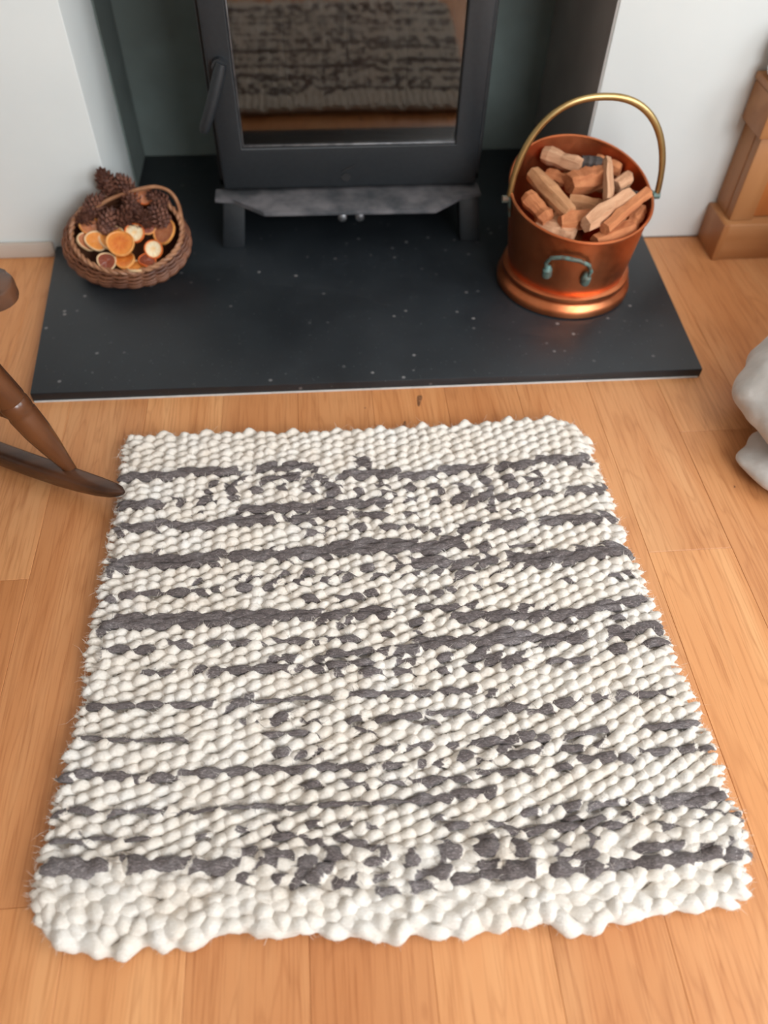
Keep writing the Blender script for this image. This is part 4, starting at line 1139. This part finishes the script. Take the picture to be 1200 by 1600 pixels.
# close pin-holes between neighbouring lengths of charcoal yarn
for r in range(NROW):
    i = 0
    while i < NS:
        if dark[r, i] == 0:
            j = i
            while j < NS and dark[r, j] == 0: j += 1
            if 0 < i and j < NS and j - i <= 2:
                dark[r, i:j] = 1; flatw[r, i:j] = flatw[r, i - 1]; shift[r, i:j] = np.linspace(shift[r, i - 1], shift[r, j], j - i)
                thin[r, i:j] = np.linspace(thin[r, i - 1], thin[r, j], j - i)
            i = j
        else: i += 1
fuzz_pts = {0: [], 1: []}
def weft(r):
    g = r / (NROW - 1)
    u = rowU[r]; ph = rowPh[r]
    low = smooth1((g > 0.905) * np.ones(NS), 3)
    border = 1.0 if (g > 0.90) else 0.0
    c = np.cos(ph)
    fw = smooth1(flatw[r], 2)
    hump = np.array([0.0020 * noise.noise((x * 16, g * 12, 1.5)) for x in u])
    puff = np.interp(ph / (2 * PI), np.arange(-3, 60), rng.uniform(0.80, 1.22, 63))
    jit = np.interp(ph / (2 * PI), np.arange(-3, 60), rng.normal(0, 0.0010 + 0.0006 * border, 63))
    A = 0.0030 * (1 - 0.80 * fw) * (1 - 0.35 * border)
    zc = 0.0150 + A * c + 0.0040 * fw + 0.0012 * border + hump
    th = smooth1(thin[r], 2)
    zc = zc + 0.0050 * fw * np.clip(1 - th, 0, 1)
    bulge = np.sqrt(np.clip((c + 1) / 2, 0, 1))
    rad = (0.46 + 0.58 * bulge * (1 - 0.70 * fw) * (1 - 0.30 * border) + 0.24 * fw + 0.16 * border) * puff * th * (1 + 0.34 * border)
    ry = 0.0064 * rad
    rz = 0.0066 * rad
    v = rowV[r] + smooth1(shift[r], 4) + jit + 0.0019 * np.sin(ph) * (1 - 0.7 * fw) * (1 - 0.9 * border)
    if r >= NROW - 4:      # shaggy end: lumps pushed out over the floor
        lump = smooth1(np.random.default_rng(77).normal(0, 1, NS), 11) * 0.013
        v = v + np.minimum(lump, 0.004) * (0.4, 0.6, 0.8, 1.0)[r - NROW + 4]
        rad2 = 1.12 + 0.25 * smooth1(rng.normal(0, 1.2, NS), 8)
        ry *= rad2; rz *= np.minimum(rad2, 1.25); zc = zc - 0.002
    if r < 1:
        v = v + 0.003 * np.sin(ph * 0.5 + 1)
    e = np.minimum(np.arange(NS), np.arange(NS)[::-1]) / 6.0    # rounded turning at both selvedges
    cap = np.sqrt(np.clip(1 - (1 - np.clip(e, 0, 1)) ** 2, 0.05, 1))
    ry = ry * cap; rz = rz * cap
    zc = np.maximum(zc, rz * 1.0 + 0.001)
    zc = zc - 0.002 * (1 - cap)
    ang = 2 * PI * np.arange(NA) / NA
    ca, sa = np.cos(ang), np.sin(ang)
    X = np.repeat(u[:, None], NA, 1)
    Y = v[:, None] + ry[:, None] * ca[None, :]
    Z = zc[:, None] + rz[:, None] * sa[None, :]
    co = np.stack([X, Y, Z], -1)
    nrm = np.stack([np.zeros_like(X), np.repeat(ca[None, :], NS, 0), np.repeat(sa[None, :], NS, 0)], -1)
    # soft lumps of the roving
    flatc = co.reshape(-1, 3)
    f1 = 95.0 if not border else 62.0
    dsp = np.array([noise.noise((p[0] * f1, p[1] * f1 * 1.3, p[2] * f1 + r * (0.0 if border else 3.1))) for p in flatc])
    dsp2 = np.array([noise.noise((p[0] * 260 + 9, p[1] * 420, p[2] * 420 + r * 1.7)) for p in flatc])
    amp = (0.0014 + 0.0034 * border)
    co = co + nrm * (dsp * amp + dsp2 * 0.0011).reshape(NS, NA, 1) * cap[:, None, None]
    co[:, :, 2] = np.maximum(co[:, :, 2], 0.0012)
    verts = (co - np.array(RO)).reshape(-1, 3)
    i0 = np.arange(NS - 1)[:, None] * NA; k = np.arange(NA)[None, :]; k2 = (k + 1) % NA
    faces = np.stack([i0 + k, i0 + NA + k, i0 + NA + k2, i0 + k2], -1).reshape(-1, 4)
    faces = [tuple(int(q) for q in f) for f in faces] + [tuple(range(NA)), tuple((NS - 1) * NA + q for q in range(NA - 1, -1, -1))]
    me = bpy.data.meshes.new('weft_row')
    me.from_pydata(verts.tolist(), [], faces)
    at = me.attributes.new('charcoal', 'FLOAT', 'POINT')
    dk = np.clip(smooth1(dark[r], 1), 0, 1)
    ii = np.arange(NS)[:, None] + 1.7 * np.cos(ang + 0.7 * r)[None, :] + rng.normal(0, 0.35, (NS, NA))
    at.data.foreach_set('value', np.interp(ii.ravel(), np.arange(NS), dk).astype(np.float32))
    me.polygons.foreach_set('use_smooth', [True] * len(me.polygons))
    o = link_mesh('weft_row', me, M['wool_yarn'], rug)
    me.update()
    # remember points for the loose fibres
    pick = rng.random((NS, NA)) < np.where(sa[None, :] > -0.35, 0.75, 0.0) * np.where((e < 0.7)[:, None], 2.0, 1.0)
    idx = np.argwhere(pick)
    for i, q in idx:
        fuzz_pts[int(dark[r, i] > 0.5)].append((co[i, q], nrm[i, q], 1.0 if e[i] < 0.7 or r >= NROW - 4 or r == 0 else 0.0))
for r in range(NROW): weft(r)

# packed core of the cloth under the puffs
bm = bmesh.new()
nx, ny = 60, 60
top = {}
for lv, zz in ((0, 0.0012), (1, 0.0120)):
    for i in range(nx + 1):
        for j in range(ny + 1):
            g = 0.012 + 0.976 * j / ny; vm = -0.119 - g * 0.683
            l = np.interp(-vm, [-e for e in edge_v], edge_l) + 0.008; rr = np.interp(-vm, [-e for e in edge_v], edge_r) - 0.008 - max(0.0, 0.05 - g) * 0.5
            u = l + (rr - l) * i / nx
            v = np.interp(u, top_x, top_v) * (1 - g) + np.interp(u, bot_x, bot_v) * g
            h = zz + (0.0014 * noise.noise((u * 90, v * 130, 3)) if lv else 0)
            top[lv, i, j] = bm.verts.new((u - RO.x, v - RO.y, h))
for i in range(nx):
    for j in range(ny):
        bm.faces.new((top[1, i, j], top[1, i + 1, j], top[1, i + 1, j + 1], top[1, i, j + 1]))
        bm.faces.new((top[0, i, j], top[0, i, j + 1], top[0, i + 1, j + 1], top[0, i + 1, j]))
for i in range(nx):
    for j in (0, ny): bm.faces.new((top[0, i, j], top[0, i + 1, j], top[1, i + 1, j], top[1, i, j]))
for j in range(ny):
    for i in (0, nx): bm.faces.new((top[0, i, j], top[0, i, j + 1], top[1, i, j + 1], top[1, i, j]))
from_bm('packed_core', bm, M['wool'], rug)

def build_fuzz(which, mat):
    P = fuzz_pts[which]
    vs, fs = [], []
    for p, n, edge in P:
        for _ in range(1):
            t = rng.normal(0, 1, 3); t[0] *= 1.3
            t -= n * t.dot(n); t /= (np.linalg.norm(t) + 1e-9)
            L = rng.uniform(0.004, 0.012) * ((1.5 if rng.random() < 0.04 else 0.6) if edge else 1.0)
            lift = rng.uniform(0.05, 0.55) + (0.25 if edge else 0)
            w = rng.uniform(0.00008, 0.00018)
            side = np.cross(t, n) * w
            a = p - n * 0.0005; b = a + t * L * 0.5 + n * L * 0.5 * lift
            bend = rng.normal(0, 0.25, 3)
            c = b + (t + bend) * L * 0.5 + n * L * 0.25 * (lift - 0.25)
            c[2] = max(c[2], 0.0008); b[2] = max(b[2], 0.0008)
            k = len(vs)
            vs += [a - side, a + side, b - side, b + side, c]
            fs += [(k, k + 1, k + 3, k + 2), (k + 2, k + 3, k + 4)]
    me = bpy.data.meshes.new('wool_fuzz')
    me.from_pydata((np.array(vs) - np.array(RO)).tolist(), [], fs)
    o = link_mesh('wool_fuzz', me, mat, rug)
    return tag(o, kind='stuff')
build_fuzz(0, M['wool'])
build_fuzz(1, M['wool_dark'])
